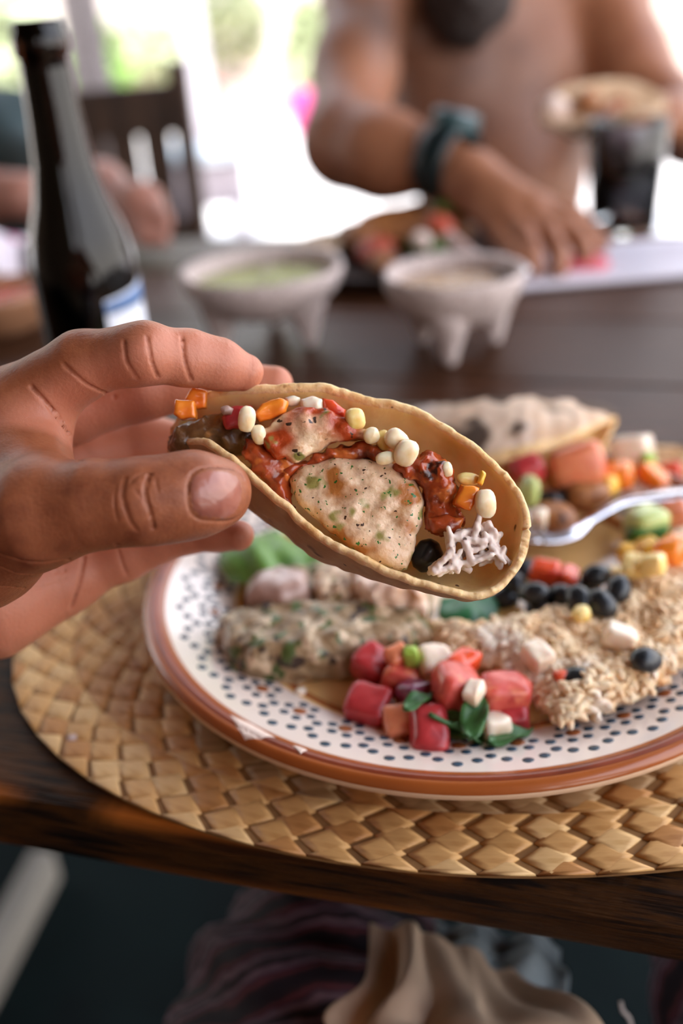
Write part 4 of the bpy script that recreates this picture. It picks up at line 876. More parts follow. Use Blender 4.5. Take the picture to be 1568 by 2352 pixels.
# ------------------------------------------------------------------ food on the plate
PZ = PC[2]+.0057
def on(x, y, h=0): p = T(x, y, PZ+h); return np.array([p[0], p[1], PZ+h])
m_tom = M('tomato_flesh', ['c04038', 'd05a4c', 'a92f2c'], scale=110, rough=.34, sss=.25, rad=(.006, .0015, .0008), coat=.1, spots=[('dd7d5c', 120, .60, .1)])
m_tomd = M('tomato_skin', ['a82a30', 'b8383a', '8f2228'], scale=90, rough=.34, sss=.15, rad=(.006, .001, .0008), coat=.1)
m_toml = M('light_tomato', ['d9724e', 'e08a62', 'cc5a40'], scale=110, rough=.32, sss=.25, rad=(.006, .002, .001), coat=.15)
m_on = M('onion', ['ecd6bc', 'f2e2ce', 'e0c4a2'], scale=70, rough=.25, sss=.35, coat=.3); m_onp = M('purple_onion', ['6c2c44', '8a4460'], scale=70, rough=.3, coat=.3)
m_orp = M('orange_pepper', ['ee7a1c', 'f4902e', 'e2681a'], scale=70, rough=.25, sss=.2, coat=.4); m_yep = M('yellow_pepper', ['efb02c', 'f4c04a'], scale=70, rough=.3, coat=.3); m_rep = M('red_pepper', ['d63a22', 'e4562e', 'c22e1c'], scale=70, rough=.25, coat=.4)
m_corn = M('corn', ['f0cf74', 'f6dd96', 'e6bd58'], scale=120, rough=.3, sss=.3, coat=.3); m_cornp = M('pale_corn', ['f3dcae', 'f8e8c8', 'e9c98c'], scale=120, rough=.3, sss=.35, coat=.3)
m_bean = M('black_bean', ['14181c', '1f2328'], scale=60, rough=.32, coat=.15)
m_cuke = M('cucumber', ['c9d68c', 'b8c878'], scale=60, rough=.3, sss=.2, coat=.3); m_cskin = M('cucumber_skin', ['3d6b2c', '4c7c36', '2d5522'], scale=60, rough=.3)
m_cil = M('cilantro', ['2f5a2c', '3d6a34', '24481f'], scale=80, rough=.45); m_lime = M('pale_green', ['8fae3e', 'a3c052'], scale=60, rough=.4)
m_lett = M('lettuce', ['547c34', '6a9244', '426629'], scale=45, rough=.4, bump=.4, bscale=200, bdist=.001); m_spin = M('spinach', ['1f5a34', '2c6a40', '184a2a'], scale=60, rough=.35)
m_chk = M('herbed_chicken', ['d8b894', 'e6cdb0', 'b8946c'], scale=110, detail=5, rough=.42, bump=.6, bscale=330, bdist=.0014, sss=.15, coat=.15, spots=[('8f7a48', 150, .60, .06), ('6b4a30', 120, .63, .06), ('3f5a24', 210, .66, .03)])
m_chkg = M('green_crusted_chicken', ['7c6648', 'a48a68', '5d4a34'], scale=110, detail=5, rough=.42, bump=.7, bscale=300, bdist=.0016, sss=.08, coat=.2, spots=[('4a5a2a', 120, .54, .06), ('d0b898', 110, .58, .06), ('3a2a20', 110, .61, .05)])
m_flake = M('flaked_chicken', ['e8c8b0', 'f0d8c4', 'd4aa8a'], scale=110, detail=5, rough=.45, bump=.5, bscale=300, bdist=.0012, sss=.15, spots=[('b88a60', 90, .6, .08)])
m_mush = M('mauve_onion', ['a5847a', 'b5968a', '8f6e62'], scale=60, rough=.3, coat=.3)
m_rice = M('tinted_rice', ['e8bd8c', 'f1d3ae', 'dcaa74'], scale=60, detail=2, rough=.45, sss=.2, spots=[('f6e4d0', 45, .55, .08)])
m_ricew = M('speckled_rice', ['d9c4b8', 'e6d5cb', 'c7b0a4'], scale=140, rough=.45, sss=.2, spots=[('6b5850', 260, .66, .05)])

tslabs = lambda n, px, th, mat, lb, ct, z=0, **k: tag(tslab(n, px, PZ+z, th, mat, **k), lb, ct)
tslabs('chicken_strip', [(508, 1500), (520, 1462), (700, 1450), (900, 1440), (985, 1450), (985, 1505), (930, 1530), (830, 1560), (700, 1580), (585, 1580), (525, 1560)], .019, m_chkg, 'long green-crusted chicken strip at the front left of the plate', 'chicken', rnd=.007, namp=.0014, ns=150, dome=.004)
tslabs('chicken_strip', [(570, 1400), (600, 1370), (760, 1345), (900, 1350), (985, 1385), (990, 1430), (900, 1440), (700, 1440), (590, 1430)], .016, m_chkg, 'darker chicken strip lying behind the long green-crusted one', 'chicken', rnd=.006, namp=.0014, ns=150)
tslabs('onion_wedge', [(570, 1405), (590, 1362), (650, 1345), (710, 1360), (715, 1400), (650, 1425)], .013, m_mush, 'smooth mauve onion wedge left on the rear chicken strip', 'onion', z=.010, rnd=.006, namp=.0004)
tslabs('flaked_chicken', [(815, 1400), (815, 1360), (870, 1345), (950, 1370), (985, 1400), (985, 1435), (920, 1425), (860, 1425)], .016, m_flake, 'pale flaked chicken chunk on the right end of the rear strip', 'chicken', z=.010, rnd=.004, namp=.0016, ns=220)
tslabs('chicken_chunk', [(720, 1370), (760, 1340), (830, 1350), (820, 1400), (740, 1405)], .012, m_chk, 'small tan chicken chunk between the mauve onion and the flaked chicken', 'chicken', z=.010, rnd=.004, namp=.0012, ns=220)

# rice bed: mound and grains, one uncountable thing
RPOLY = [(985, 1432), (1100, 1450), (1250, 1420), (1400, 1365), (1480, 1300), (1568, 1240), (1720, 1230), (1830, 1400), (1760, 1560), (1600, 1660), (1450, 1690), (1290, 1690), (1235, 1620), (1200, 1560), (1090, 1520), (1000, 1500)]
rp = np.array([T(x, y, PZ+.006)[:2] for x, y in RPOLY])
for i in range(len(rp)):
    v = rp[i]-PC[:2]; r = np.linalg.norm(v)
    if r > .106: rp[i] = PC[:2]+v*.106/r
def rice_h(x, y):
    d = -polyd(x, y, rp); b = np.clip(d/.020, 0, 1); r = np.hypot(x-PC[0], y-PC[1])
    base = np.interp(r, [a for a, b_ in RP], [b_ for a, b_ in RP])
    return np.where(d > 0, PC[2]+base+.0015+np.sqrt(b*(2-b))*.0125+.0022*b*nz(x, y, x*0, 110)+.0018*b*nz(y, x, x*0+3, 60), -1)
n = 150; lo = rp.min(0); hi = rp.max(0); gx, gy = np.meshgrid(np.linspace(lo[0], hi[0], n), np.linspace(lo[1], hi[1], n), indexing='ij'); gz = rice_h(gx, gy); V = np.stack([gx, gy, np.maximum(gz, PC[2]+.0045)], -1).reshape(-1, 3); F = []
for i in range(n-1):
    for j in range(n-1):
        if min(gz[i, j], gz[i+1, j], gz[i, j+1], gz[i+1, j+1]) > 0: F.append((i*n+j, (i+1)*n+j, (i+1)*n+j+1, i*n+j+1))
def grain_mesh(L, r, seg=7, rows=6):
    V = []; F = []
    for i in range(rows+1):
        t = -1+2*i/rows; rr = r*max(0, 1-t*t*t*t)**.5*(.55+.45*(1-t*t)); 
        for j in range(seg): a = 2*pi*j/seg; V.append((t*L/2, rr*cos(a), rr*sin(a)+.04*L*(1-t*t)))
    for i in range(rows):
        for j in range(seg): k = (j+1) % seg; F.append((i*seg+j, (i+1)*seg+j, (i+1)*seg+k, i*seg+k))
    return np.array(V), np.array(F)
GV, GF = grain_mesh(.0072, .00155)
VA = [V]; FA = [np.array(F)]; off = len(V); gi = 0
while gi < 2300:
    x, y = nrg.uniform(lo[0], hi[0]), nrg.uniform(lo[1], hi[1]); h = float(rice_h(np.array(x), np.array(y)))
    if h < 0: continue
    e = Euler((nrg.uniform(0, 6.28), nrg.uniform(-.6, .6), nrg.uniform(0, 6.28))).to_matrix(); VA.append(GV*nrg.uniform(.8, 1.15) @ np.array(e).T+[x, y, h+nrg.uniform(-.0002, .0024)]); FA.append(GF+off); off += len(GV); gi += 1
V = np.vstack(VA); F = [tuple(f) for a in FA for f in a]
tag(wobj('rice', V, F, m_rice), 'bed of orange-tinted rice on the right half of the plate', 'rice', None, 'stuff')
def top(x, y, h=0):                            # a point resting on whatever bed lies at picture coords x, y
    z = PZ+.012
    for _ in range(6):
        p = T(x, y, z); hh = float(rice_h(np.array(p[0]), np.array(p[1]))); z = (hh if hh > 0 else PZ)+h
    return np.array([p[0], p[1], z])

def dice(name, x, y, s, mat, label, cat, h=None, seed=0, pw=3.6, at=None, **k):
    c = at if at is not None else top(x, y, (h if h is not None else s[2]*.45)); return lump(name, c, s, mat, label, cat, seed=seed, pw=pw, namp=k.pop('namp', .11), nu_=20, nv_=14, **k)
mm = lambda *v: tuple(a/1000 for a in v)
for i, a in enumerate([
  ('tomato_dice', 858, 1528, mm(15, 14, 12), m_tomd, 'dark red tomato dice nearest the long chicken strip', 'tomato', .010),
  ('tomato_dice', 925, 1556, mm(16, 14, 12), m_tom, 'red tomato dice behind the purple onion', 'tomato', .009),
  ('tomato_dice', 848, 1622, mm(17, 16, 13), m_tomd, 'deep crimson tomato dice at the left end of the tomato heap', 'tomato', .006),
  ('tomato_dice', 918, 1662, mm(13, 13, 11), m_toml, 'pale orange tomato dice at the front of the tomato heap', 'tomato', .0055),
  ('tomato_dice', 985, 1680, mm(13, 18, 12), m_tomd, 'crimson tomato wedge pointing over the dotted band', 'tomato', .0075),
  ('tomato_dice', 1045, 1578, mm(17, 16, 14), m_tom, 'big red tomato dice topping the tomato heap', 'tomato', .015),
  ('tomato_dice', 1158, 1590, mm(14, 18, 11), m_tom, 'red tomato dice leaning on the rice, right of the heap', 'tomato', .012),
  ('tomato_dice', 1175, 1640, mm(13, 12, 9), m_tomd, 'dark tomato piece below the one leaning on the rice', 'tomato', .006),
  ('tomato_dice', 1062, 1525, mm(14, 9, 9), m_rep, 'bright red tomato strip at the back of the heap by the rice', 'tomato', .016),
  ('tomato_dice', 912, 1508, mm(9, 8, 8), m_toml, 'small pinkish tomato piece beside the pale green onion top', 'tomato', .017),
  ('tomato_dice', 1020, 1640, mm(13, 12, 10), m_tomd, 'shadowed tomato dice under the big red one', 'tomato', .006),
  ('onion_dice', 998, 1522, mm(13, 12, 10), m_on, 'cream onion dice at the back of the tomato heap', 'onion', .014),
  ('onion_dice', 1132, 1668, mm(11, 12, 9), m_on, 'cream onion dice lying among the cilantro', 'onion', .0065),
  ('onion_dice', 1088, 1590, mm(6, 9, 7), m_on, 'white onion sliver stuck on the big red tomato dice', 'onion', .019),
  ('purple_onion', 952, 1592, mm(12, 10, 9), m_onp, 'purple onion piece in the middle of the tomato heap', 'onion', .011),
  ('scallion_piece', 944, 1510, mm(5, 6, 9), m_lime, 'bright pale green onion top standing in the tomato heap', 'onion', .018),
  ('red_pepper', 1250, 1312, mm(13, 9, 10), m_rep, 'bright red pepper piece on top of the black beans', 'pepper', .014),
  ('red_pepper', 1305, 1325, mm(12, 8, 8), m_rep, 'glossy red pepper strip right of the bean pile top', 'pepper', .012),
  ('onion_dice', 1425, 1462, mm(12, 10, 8), m_on, 'white onion dice half sunk in the rice', 'onion', .007),
  ('onion_dice', 1235, 1508, mm(12, 10, 9), m_on, 'white onion dice in the middle of the rice', 'onion', .006),
  ('pepper_dice', 1290, 1555, mm(6, 6, 5), m_rep, 'tiny red pepper speck in the front of the rice', 'pepper', .003),
  ('rice_crumb', 690, 1590, mm(6, 4, 3.5), m_on, 'single pale crumb on the bare amber glaze', 'crumb', .002),
  ('yellow_pepper', 1455, 1300, mm(10, 9, 8), m_corn, 'yellow corn cluster behind the rice, right of the beans', 'corn', .010),
  ('yellow_pepper', 1500, 1295, mm(9, 9, 8), m_corn, 'yellow kernel beside the corn cluster at the right', 'corn', .010)]):
    n_, x, y, s, mt, lb, ct, h = a
    if ct == 'corn': n_ = 'corn_kernel'
    dice(n_, x, y, s, mt, lb, ct, h, seed=20+i, pw=4.5 if ct != 'crumb' else 2.5)
# beans: kidney ellipsoids, each its own
for i, (x, y, h, lb) in enumerate([(1178, 1338, .008, 'black bean at the left of the pile next to the held taco'), (1225, 1362, .014, 'black bean below the red pepper in the pile'), (1292, 1368, .012, 'black bean in the middle of the pile front'), (1368, 1322, .013, 'shiny black bean on top of the pile, right of the red pepper'),
    (1240, 1392, .006, 'black bean at the front left of the pile'), (1330, 1378, .007, 'black bean tucked behind the pale corn kernel'), (1380, 1385, .008, 'black bean at the right front of the pile'), (1420, 1352, .007, 'black bean at the far right of the pile'), (1482, 1516, .0045, 'lone black bean lying on the rice'), (1322, 1562, .001, 'black bean half buried in the rice'),
    (1200, 1310, .004, 'black bean at the back of the pile under the held taco'), (1265, 1340, .004, 'black bean deep in the pile'), (1160, 1372, .003, 'black bean at the left bottom beside the spinach leaf'), (1345, 1350, .003, 'black bean under the shiny one')]):
    lump('black_bean', top(x, y, h), mm(14, 10.5, 9.5), m_bean, lb, 'bean', 'black beans on the plate', seed=60+i, pw=2.0, namp=.04)
lump('corn_kernel', top(1335, 1412, .006), mm(9, 7.5, 6.5), m_corn, 'pale yellow corn kernel in front of the bean pile', 'corn', seed=5, pw=2.4)
lump('corn_kernel', top(1415, 1318, .006), mm(9, 7.5, 6.5), m_corn, 'yellow corn kernel right behind the shiny black bean', 'corn', seed=6, pw=2.4)

def leaf(name, c, L, W, yaw, tilt, mat, label, cat, cup=.2, wav=.12, pt=1.0, nu_=18, nv_=10, th=.0006, roll=0):
    V = []; F = []
    for i in range(nu_+1):
        t = i/nu_; hw = W/2*(sin(pi*t**.8))**.7*(1-.25*t*pt)
        for j in range(nv_+1):
            s = -1+2*j/nv_; V.append((L*(t-.5), hw*s, cup*W*s*s+wav*W*.5*sin(9*t+3*s)*abs(s)+.10*L*sin(pi*t)*cup))
    for i in range(nu_):
        for j in range(nv_): a = i*(nv_+1)+j; F.append((a, a+nv_+1, a+nv_+2, a+1))
    o = link(name, mesh(V, F), mat, None, tuple(c)); o.rotation_euler = (roll, tilt, yaw); m = o.modifiers.new('thick', 'SOLIDIFY'); m.thickness = th; return tag(o, label, cat)
wr_ = lambda A_, f_: (lambda u, t: A_*(np.sin(u*f_+2.5*np.sin(t*3.2))*.6+np.sin(t*f_*.8+u*3)*.5+.4*np.sin(u*f_*2.3-t*5)))
tag(sheet('lettuce_leaf', [[P(505, 1262, .468), P(590, 1222, .470), P(690, 1240, .468), P(790, 1290, .462)], [P(505, 1298, .448), P(600, 1275, .442), P(700, 1290, .442), P(805, 1318, .445)], [P(525, 1330, .440), P(610, 1346, .434), P(710, 1340, .434), P(800, 1332, .438)]], 44, 30, wr_(.0022, 11), m_lett, th=.0006), 'crumpled bright green lettuce leaf behind the chicken on the plate', 'lettuce')
tag(sheet('spinach_leaf', [[P(1012, 1372, .424), P(1072, 1362, .425), P(1140, 1368, .426)], [P(1006, 1412, .416), P(1072, 1408, .412), P(1142, 1408, .418)], [P(1030, 1450, .410), P(1078, 1462, .406), P(1122, 1448, .411)]], 26, 20, wr_(.0007, 6), m_spin, th=.0005), 'smooth dark spinach leaf standing between chicken and rice', 'spinach')
for i, (x, y, L, W, yw, h, lb) in enumerate([(1172, 1690, .020, .009, .5, .007, 'cilantro leaf right of the cream onion dice'), (1092, 1640, .022, .010, 1.2, .014, 'dark cilantro leaf standing beside the big tomato dice'), (1085, 1690, .020, .012, -.4, .006, 'dark cilantro leaf at the front of the tomato heap'), (1040, 1660, .018, .008, .1, .010, 'cilantro leaf over the shadowed tomato dice'), (960, 1610, .016, .007, .8, .016, 'small cilantro leaf on the purple onion'), (520, 1560, .018, .010, -.6, .004, 'green leaf tip at the left end of the long chicken strip')]):
    leaf('cilantro_leaf', on(x, y, h), L, W, yw, .2*((-1)**i), m_cil, lb, 'herb', cup=.15, wav=.4, nu_=12, nv_=6)
V, F = tube(spline([on(985, 1640, .016), on(1030, 1662, .012), on(1090, 1680, .008), on(1130, 1690, .006)], 12), .0009, 6); tag(wobj('cilantro_sprig', V, F, m_cil), 'thin cilantro stem across the front of the tomato heap', 'herb')

# second taco, resting at the back of the plate
U2 = spline([P(880, 990, .530), P(985, 1055, .502), P(1110, 1065, .486), P(1200, 1047, .482), P(1290, 1020, .486), P(1360, 985, .495), P(1414, 960, .508)], 70)
L2_ = spline([P(880, 1090, .512), P(985, 1170, .486), P(1110, 1180, .480), P(1200, 1160, .486), P(1290, 1120, .494), P(1360, 1060, .505), P(1414, 968, .509)], 70)
s = np.linspace(0, 1, 70); Bq = np.array([(np.array([.012, .052, .014]))*(.62+.38*sin(pi*min(1, a*1.05))**.7)*sqrt(max(0., 1-a**3))*np.array([1, 1, 1+.7*sin(pi*a)]) for a in s])
m_t2o = M('charred_tortilla', ['d9b494', 'e8cdb4', 'c99c74'], scale=26, rough=.7, bump=.35, bscale=200, bdist=.0015, sss=.1, spots=[('f0e0d6', 30, .54, .1), ('4a3626', 30, .49, .05)])
V, F, mi = fold_shell(U2, L2_, Bq, 70, 34, .0028)
tag(wobj('tortilla', V, F, [m_t2o, m_tin, m_trim], None, True, mi), 'charred folded tortilla of the second taco at the back of the plate', 'tortilla')
for i, (n_, x, y, d, s, mt, lb, ct, pw) in enumerate([
  ('tomato_dice', 1325, 1068, .487, mm(27, 22, 22), m_toml, 'largest shiny tomato chunk under the charred tortilla', 'tomato', 4), ('tomato_dice', 1205, 1075, .485, mm(18, 16, 14), m_tomd, 'dark red tomato piece in the shade of the charred tortilla', 'tomato', 4),
  ('cucumber_cube', 1452, 1040, .512, mm(20, 19, 18), m_on, 'pale square cucumber cube right of the charred tortilla', 'cucumber', 6), ('cucumber_rind', 1480, 1062, .505, mm(10, 8, 12), m_lime, 'green cucumber piece against the pale square cube', 'cucumber', 4),
  ('orange_pepper', 1420, 1092, .492, mm(15, 14, 12), m_orp, 'orange pepper piece below the pale square cube', 'pepper', 4.5), ('yellow_pepper', 1392, 1115, .485, mm(11, 10, 10), m_yep, 'yellow pepper piece beside the largest tomato chunk', 'pepper', 4),
  ('orange_pepper', 1500, 1098, .495, mm(18, 12, 10), m_orp, 'flat orange pepper strip above the fork handle', 'pepper', 4.5), ('red_pepper', 1540, 1085, .505, mm(13, 10, 11), m_rep, 'red pepper piece at the right edge above the fork', 'pepper', 4),
  ('olive_ring', 1215, 1130, .470, mm(13, 8, 16), m_cuke, 'pale green pepper ring beside the held taco', 'pepper', 2.4), ('black_bean', 1262, 1150, .476, mm(14, 11, 10), m_bean, 'black bean under the largest tomato chunk', 'bean', 2), ('black_bean', 1305, 1140, .482, mm(13, 11, 10), m_bean, 'black bean behind the bend of the fork', 'bean', 2),
  ('chicken_piece', 1350, 1135, .480, mm(22, 14, 12), m_grill, 'brown meat piece above the bend of the fork', 'chicken', 2.6), ('chicken_piece', 1270, 1185, .466, mm(24, 18, 12), m_grill, 'dark meat piece behind the fork tines', 'chicken', 2.6), ('onion_dice', 1238, 1190, .458, mm(9, 8, 10), m_on, 'white onion piece beside the fork tines', 'onion', 3)]):
    c = P(x, y, d); c[2] = max(c[2], PZ+s[2]*.45); lump(n_, c, s, mt, lb, ct, seed=90+i, pw=pw, namp=.06, nu_=18, nv_=12)
cu = top(1482, 1208, .009); ck = empty('cucumber_slice', 'green-skinned cucumber chunk on the amber glaze near the fork handle', 'cucumber', tuple(cu))
lump('flesh', (0, 0, .0015), mm(19, 17, 15), m_cuke, None, None, seed=3, pw=4, parent=ck, rot=(0, 0, .3)); lump('skin', (-.001, -.0045, -.002), mm(20, 10, 13), m_cskin, None, None, seed=3, pw=4, parent=ck, rot=(0, 0, .3))
for i, (n_, x, y, s, mt, lb, ct, h) in enumerate([('orange_pepper', 1548, 1262, mm(16, 13, 11), m_orp, 'orange pepper dice below the cucumber chunk at the right edge', 'pepper', .010), ('tomato_dice', 1552, 1190, mm(15, 14, 13), m_toml, 'orange-red tomato dice right of the cucumber chunk', 'tomato', .008), ('yellow_pepper', 1490, 1262, mm(13, 10, 9), m_yep, 'yellow pepper dice just below the cucumber chunk', 'pepper', .008), ('orange_pepper', 1440, 1272, mm(10, 9, 8), m_yep, 'small yellow pepper piece left of the yellow dice', 'pepper', .006)]):
    dice(n_, x, y, s, mt, lb, ct, h, seed=120+i)
# fork: handle, neck and four tines
fk = [P(1700, 1120, .480), P(1568, 1137, .478), P(1450, 1150, .474), P(1390, 1175, .468), P(1330, 1208, .460), P(1275, 1222, .456), P(1232, 1220, .455)]
fp = spline(fk, 40); fr = empty('fork', 'steel fork resting on the plate with its handle off to the right', 'fork', tuple(fp[20]))
def bar(pts, ws, ts, side):
    V = []; F = []; n = len(pts)
    for i in range(n):
        t = pts[min(i+1, n-1)]-pts[max(i-1, 0)]; t /= np.linalg.norm(t); sd_ = side-t*(side@t); sd_ /= np.linalg.norm(sd_); u = np.cross(sd_, t); u = u if u[2] > 0 else -u
        for a, b in ((-1, -.4), (-.8, -1), (.8, -1), (1, -.4), (.8, 1), (-.8, 1)): V.append(pts[i]+sd_*a*ws[i]/2+u*b*ts[i]/2)
    for i in range(n-1):
        for j in range(6): k = (j+1) % 6; F.append((i*6+j, (i+1)*6+j, (i+1)*6+k, i*6+k))
    F.append(tuple(range(6))); F.append(tuple(range(n*6-1, (n-1)*6-1, -1))); return V, F
fs = np.array([.25, .95, .1]); tt = np.linspace(0, 1, 40); ws = np.interp(tt, [0, .25, .5, .75, .85, 1], [.012, .0095, .0055, .0055, .016, .019]); ts = np.interp(tt, [0, .6, 1], [.003, .0026, .0016])
m_silver = M('silver', ['d8d8e0'], rough=.2, metal=1)
V, F = bar(fp, ws, ts, fs); wobj('handle', V, F, m_silver, fr)
for k in range(4):
    o_ = fs/np.linalg.norm(fs)*(-.0072+.0048*k); pts = spline([fp[-2]+o_, fp[-1]+o_+(-.012, 0, .001), fp[-1]+o_+(-.026, 0, .004)], 10); V, F = bar(pts, np.linspace(.003, .0014, 10), np.full(10, .0014), fs); wobj('tine', V, F, m_silver, fr)
# loose crumb on the table
q = T(172, 1700, .7515); lump('crumb', (q[0], q[1], .752), mm(6, 4, 3), M('crumb', ['b9a49c'], rough=.8), 'pale crumb on the dark table left of the placemat', 'crumb', seed=2)

# ------------------------------------------------------------------ the held taco
NU = 260
sU = .996*(1-(1-np.linspace(0, 1, NU))**1.5)
U1 = spline([K(*a) for a in [(396, 985, .326), (440, 922, .320), (490, 900, .314), (580, 892, .310), (640, 890, .309), (700, 884, .308), (760, 890, .308), (830, 912, .308), (900, 925, .307), (960, 945, .306), (1020, 978, .304), (1080, 1022, .302), (1140, 1072, .299), (1180, 1115, .297), (1205, 1165, .294), (1211, 1215, .292)]], sU)
L1_ = spline([K(*a) for a in [(392, 1005, .324), (430, 1010, .310), (475, 1012, .301), (520, 1042, .297), (560, 1075, .295), (600, 1112, .293), (640, 1146, .291), (665, 1166, .2905), (700, 1200, .290), (750, 1236, .2885), (800, 1266, .287), (860, 1296, .286), (900, 1315, .2855), (960, 1335, .285), (1030, 1356, .285), (1090, 1367, .2855), (1140, 1352, .287), (1180, 1310, .2885), (1202, 1265, .290), (1211, 1215, .292)]], sU)
t = sU; prof_ = np.sqrt(np.clip(1-t**4, 0, 1))*1.0*np.interp(t, [0, .15, .5, .9, 1], [.55, .8, 1, .8, .62])
bx = np.interp(t, [0, .4, 1], [-.004, -.004, .000]); by = np.interp(t, [0, .25, .5, .75, 1], [-.010, -.021, -.019, -.010, -.003]); bz = np.interp(t, [0, .3, .7, 1], [.022, .032, .034, .028])
B1 = np.stack([bx, by, bz], 1)*prof_[:, None]
V, F, mi = fold_shell(k2w(U1), k2w(L1_), B1@KM, NU, 72, .0027, .00035, .0009)
tag(wobj('tortilla', V, F, [m_tout, m_tin, m_trim], None, True, mi), 'golden folded corn tortilla held up in the hand', 'tortilla')
m_chkA = M('pan_fried_chicken', ['d8ae88', 'e8c8a6', 'c08c5c'], scale=110, detail=6, rough=.4, bump=.55, bscale=420, bdist=.0010, sss=.2, coat=.2, spots=[('b06e34', 80, .55, .10), ('948a4a', 120, .59, .07), ('2f6a24', 620, .66, .015), ('4a3020', 480, .69, .02)])
m_chkB = M('salsa_stained_chicken', ['dcb488', 'e8caa4', 'c88a52'], scale=130, detail=6, rough=.38, bump=.55, bscale=420, bdist=.0010, sss=.2, coat=.25, spots=[('b0441a', 45, .42, .10), ('8a8a48', 140, .60, .06), ('3f2a1c', 260, .67, .03)])
m_sal = M('red_salsa_sauce', ['8a3014', 'a8481f', '5f200e'], scale=120, detail=5, rough=.28, sss=.3, rad=(.006, .0015, .0006), coat=.3, bump=.4, bscale=300, bdist=.0012, spots=[('cc7034', 150, .58, .07), ('3d160c', 150, .62, .05)])
m_brown = M('brown_stew', ['5a3a22', '74502e', '42281a'], scale=120, detail=5, rough=.35, coat=.3, bump=.6, bscale=260, bdist=.0015, spots=[('a06a34', 140, .62, .06)])
ks = lambda n, px, d, th, mat, lb, ct, **k: tag(kslab(n, px, d, th, mat, **k), lb, ct)
ks('chicken_piece', [(652, 1095), (690, 1062), (760, 1046), (850, 1050), (920, 1072), (962, 1108), (978, 1150), (965, 1215), (950, 1275), (936, 1312), (900, 1300), (860, 1290), (790, 1248), (730, 1205), (680, 1160)], .2945, .011, m_chkA, 'large pan-fried chicken piece filling the middle of the held taco', 'chicken', rnd=.004, namp=.0006, ns=200, h=.0007, dome=.003, tilt=(.0, .22))
ks('chicken_piece', [(598, 985), (625, 950), (690, 932), (750, 938), (800, 962), (850, 990), (866, 1012), (820, 1012), (770, 1016), (720, 1035), (680, 1062), (630, 1058), (592, 1025)], .2985, .010, m_chkB, 'salsa-stained chicken piece above the large one in the held taco', 'chicken', rnd=.0035, namp=.0009, ns=240, h=.0008, tilt=(0, .15))
ks('salsa', [(905, 1078), (935, 1052), (985, 1035), (1022, 1058), (1040, 1090), (1046, 1130), (1034, 1160), (1068, 1190), (1055, 1218), (1020, 1228), (982, 1212), (975, 1165), (968, 1115), (930, 1092)], .2965, .009, m_sal, 'chunky red salsa spilling right of the large chicken piece', 'salsa', rnd=.0038, namp=.0012, ns=330, h=.0007)
ks('salsa', [(585, 1040), (640, 1058), (690, 1062), (740, 1030), (820, 1015), (900, 1030), (905, 1052), (840, 1060), (760, 1058), (690, 1080), (650, 1105), (610, 1080)], .3005, .008, m_sal, 'red salsa between the two chicken pieces of the held taco', 'salsa', rnd=.0035, namp=.0010, ns=330, h=.0008)
ks('salsa', [(560, 1002), (615, 1022), (690, 1052), (668, 1085), (662, 1130), (668, 1165), (630, 1140), (590, 1085), (555, 1040)], .3005, .008, m_sal, 'dark red salsa between the large chicken piece and the thumb side of the tortilla', 'salsa', rnd=.0035, namp=.0010, ns=330, h=.0008)
ks('stewed_meat', [(382, 1012), (415, 972), (470, 955), (540, 958), (600, 975), (602, 1030), (560, 1040), (500, 1030), (450, 1042), (395, 1050)], .3095, .010, m_brown, 'dark stewed meat at the closed end of the held taco, near the fingers', 'meat', rnd=.004, namp=.0014, ns=280, h=.0009)
ks('tomato_piece', [(505, 958), (530, 930), (575, 925), (590, 950), (570, 985), (520, 985)], .3055, .006, m_tomd, 'dark red tomato bit left of the first corn kernel in the held taco', 'tomato', rnd=.002, namp=.0005, h=.0007)
ks('orange_pepper', [(582, 950), (600, 925), (640, 912), (662, 922), (655, 945), (620, 962), (595, 968)], .3015, .0045, m_orp, 'orange pepper strip above the salsa-stained chicken', 'pepper', rnd=.0015, namp=.0003, h=.0006)
ks('red_pepper', [(738, 910), (765, 918), (794, 940), (792, 960), (762, 956), (742, 940)], .3035, .0045, m_rep, 'red pepper piece between the onion and the corn at the top of the held taco', 'pepper', rnd=.0016, namp=.0003, h=.0006)
ks('onion_piece', [(688, 915), (715, 906), (742, 915), (740, 945), (715, 958), (690, 945)], .3025, .005, m_on, 'translucent onion piece at the top of the held taco', 'onion', rnd=.0022, namp=.0003, h=.0006)
ks('onion_piece', [(650, 912), (672, 905), (690, 912), (686, 930), (660, 932)], .3045, .004, m_on, 'small onion sliver left of the translucent onion piece', 'onion', rnd=.0018, namp=.0003, h=.0006)
ks('onion_piece', [(505, 935), (522, 928), (536, 938), (530, 952), (510, 952)], .3035, .004, m_mush, 'small pinkish onion bit near the closed end of the held taco', 'onion', rnd=.0016, namp=.0003, h=.0006)
ks('orange_pepper', [(1042, 1158), (1062, 1112), (1104, 1120), (1082, 1174)], .2925, .006, m_orp, 'bright orange pepper cube right of the red salsa', 'pepper', rnd=.0010, namp=.0003, h=.0005)
ks('yellow_pepper', [(1096, 1108), (1106, 1080), (1118, 1086), (1108, 1116)], .2945, .003, m_yep, 'thin yellow-orange pepper sliver above the bright orange cube', 'pepper', rnd=.0008, namp=.0002, h=.0005)
ks('orange_pepper', [(398, 950), (402, 917), (445, 920), (448, 958), (412, 962)], .3045, .006, m_orp, 'orange pepper cube sticking out at the closed end by the fingers', 'pepper', rnd=.0010, namp=.0002, h=.0005)
ks('orange_pepper', [(422, 918), (438, 888), (474, 896), (470, 935), (445, 938)], .3105, .006, m_orp, 'darker orange pepper cube behind the one at the closed end', 'pepper', rnd=.0010, namp=.0002, h=.0005)
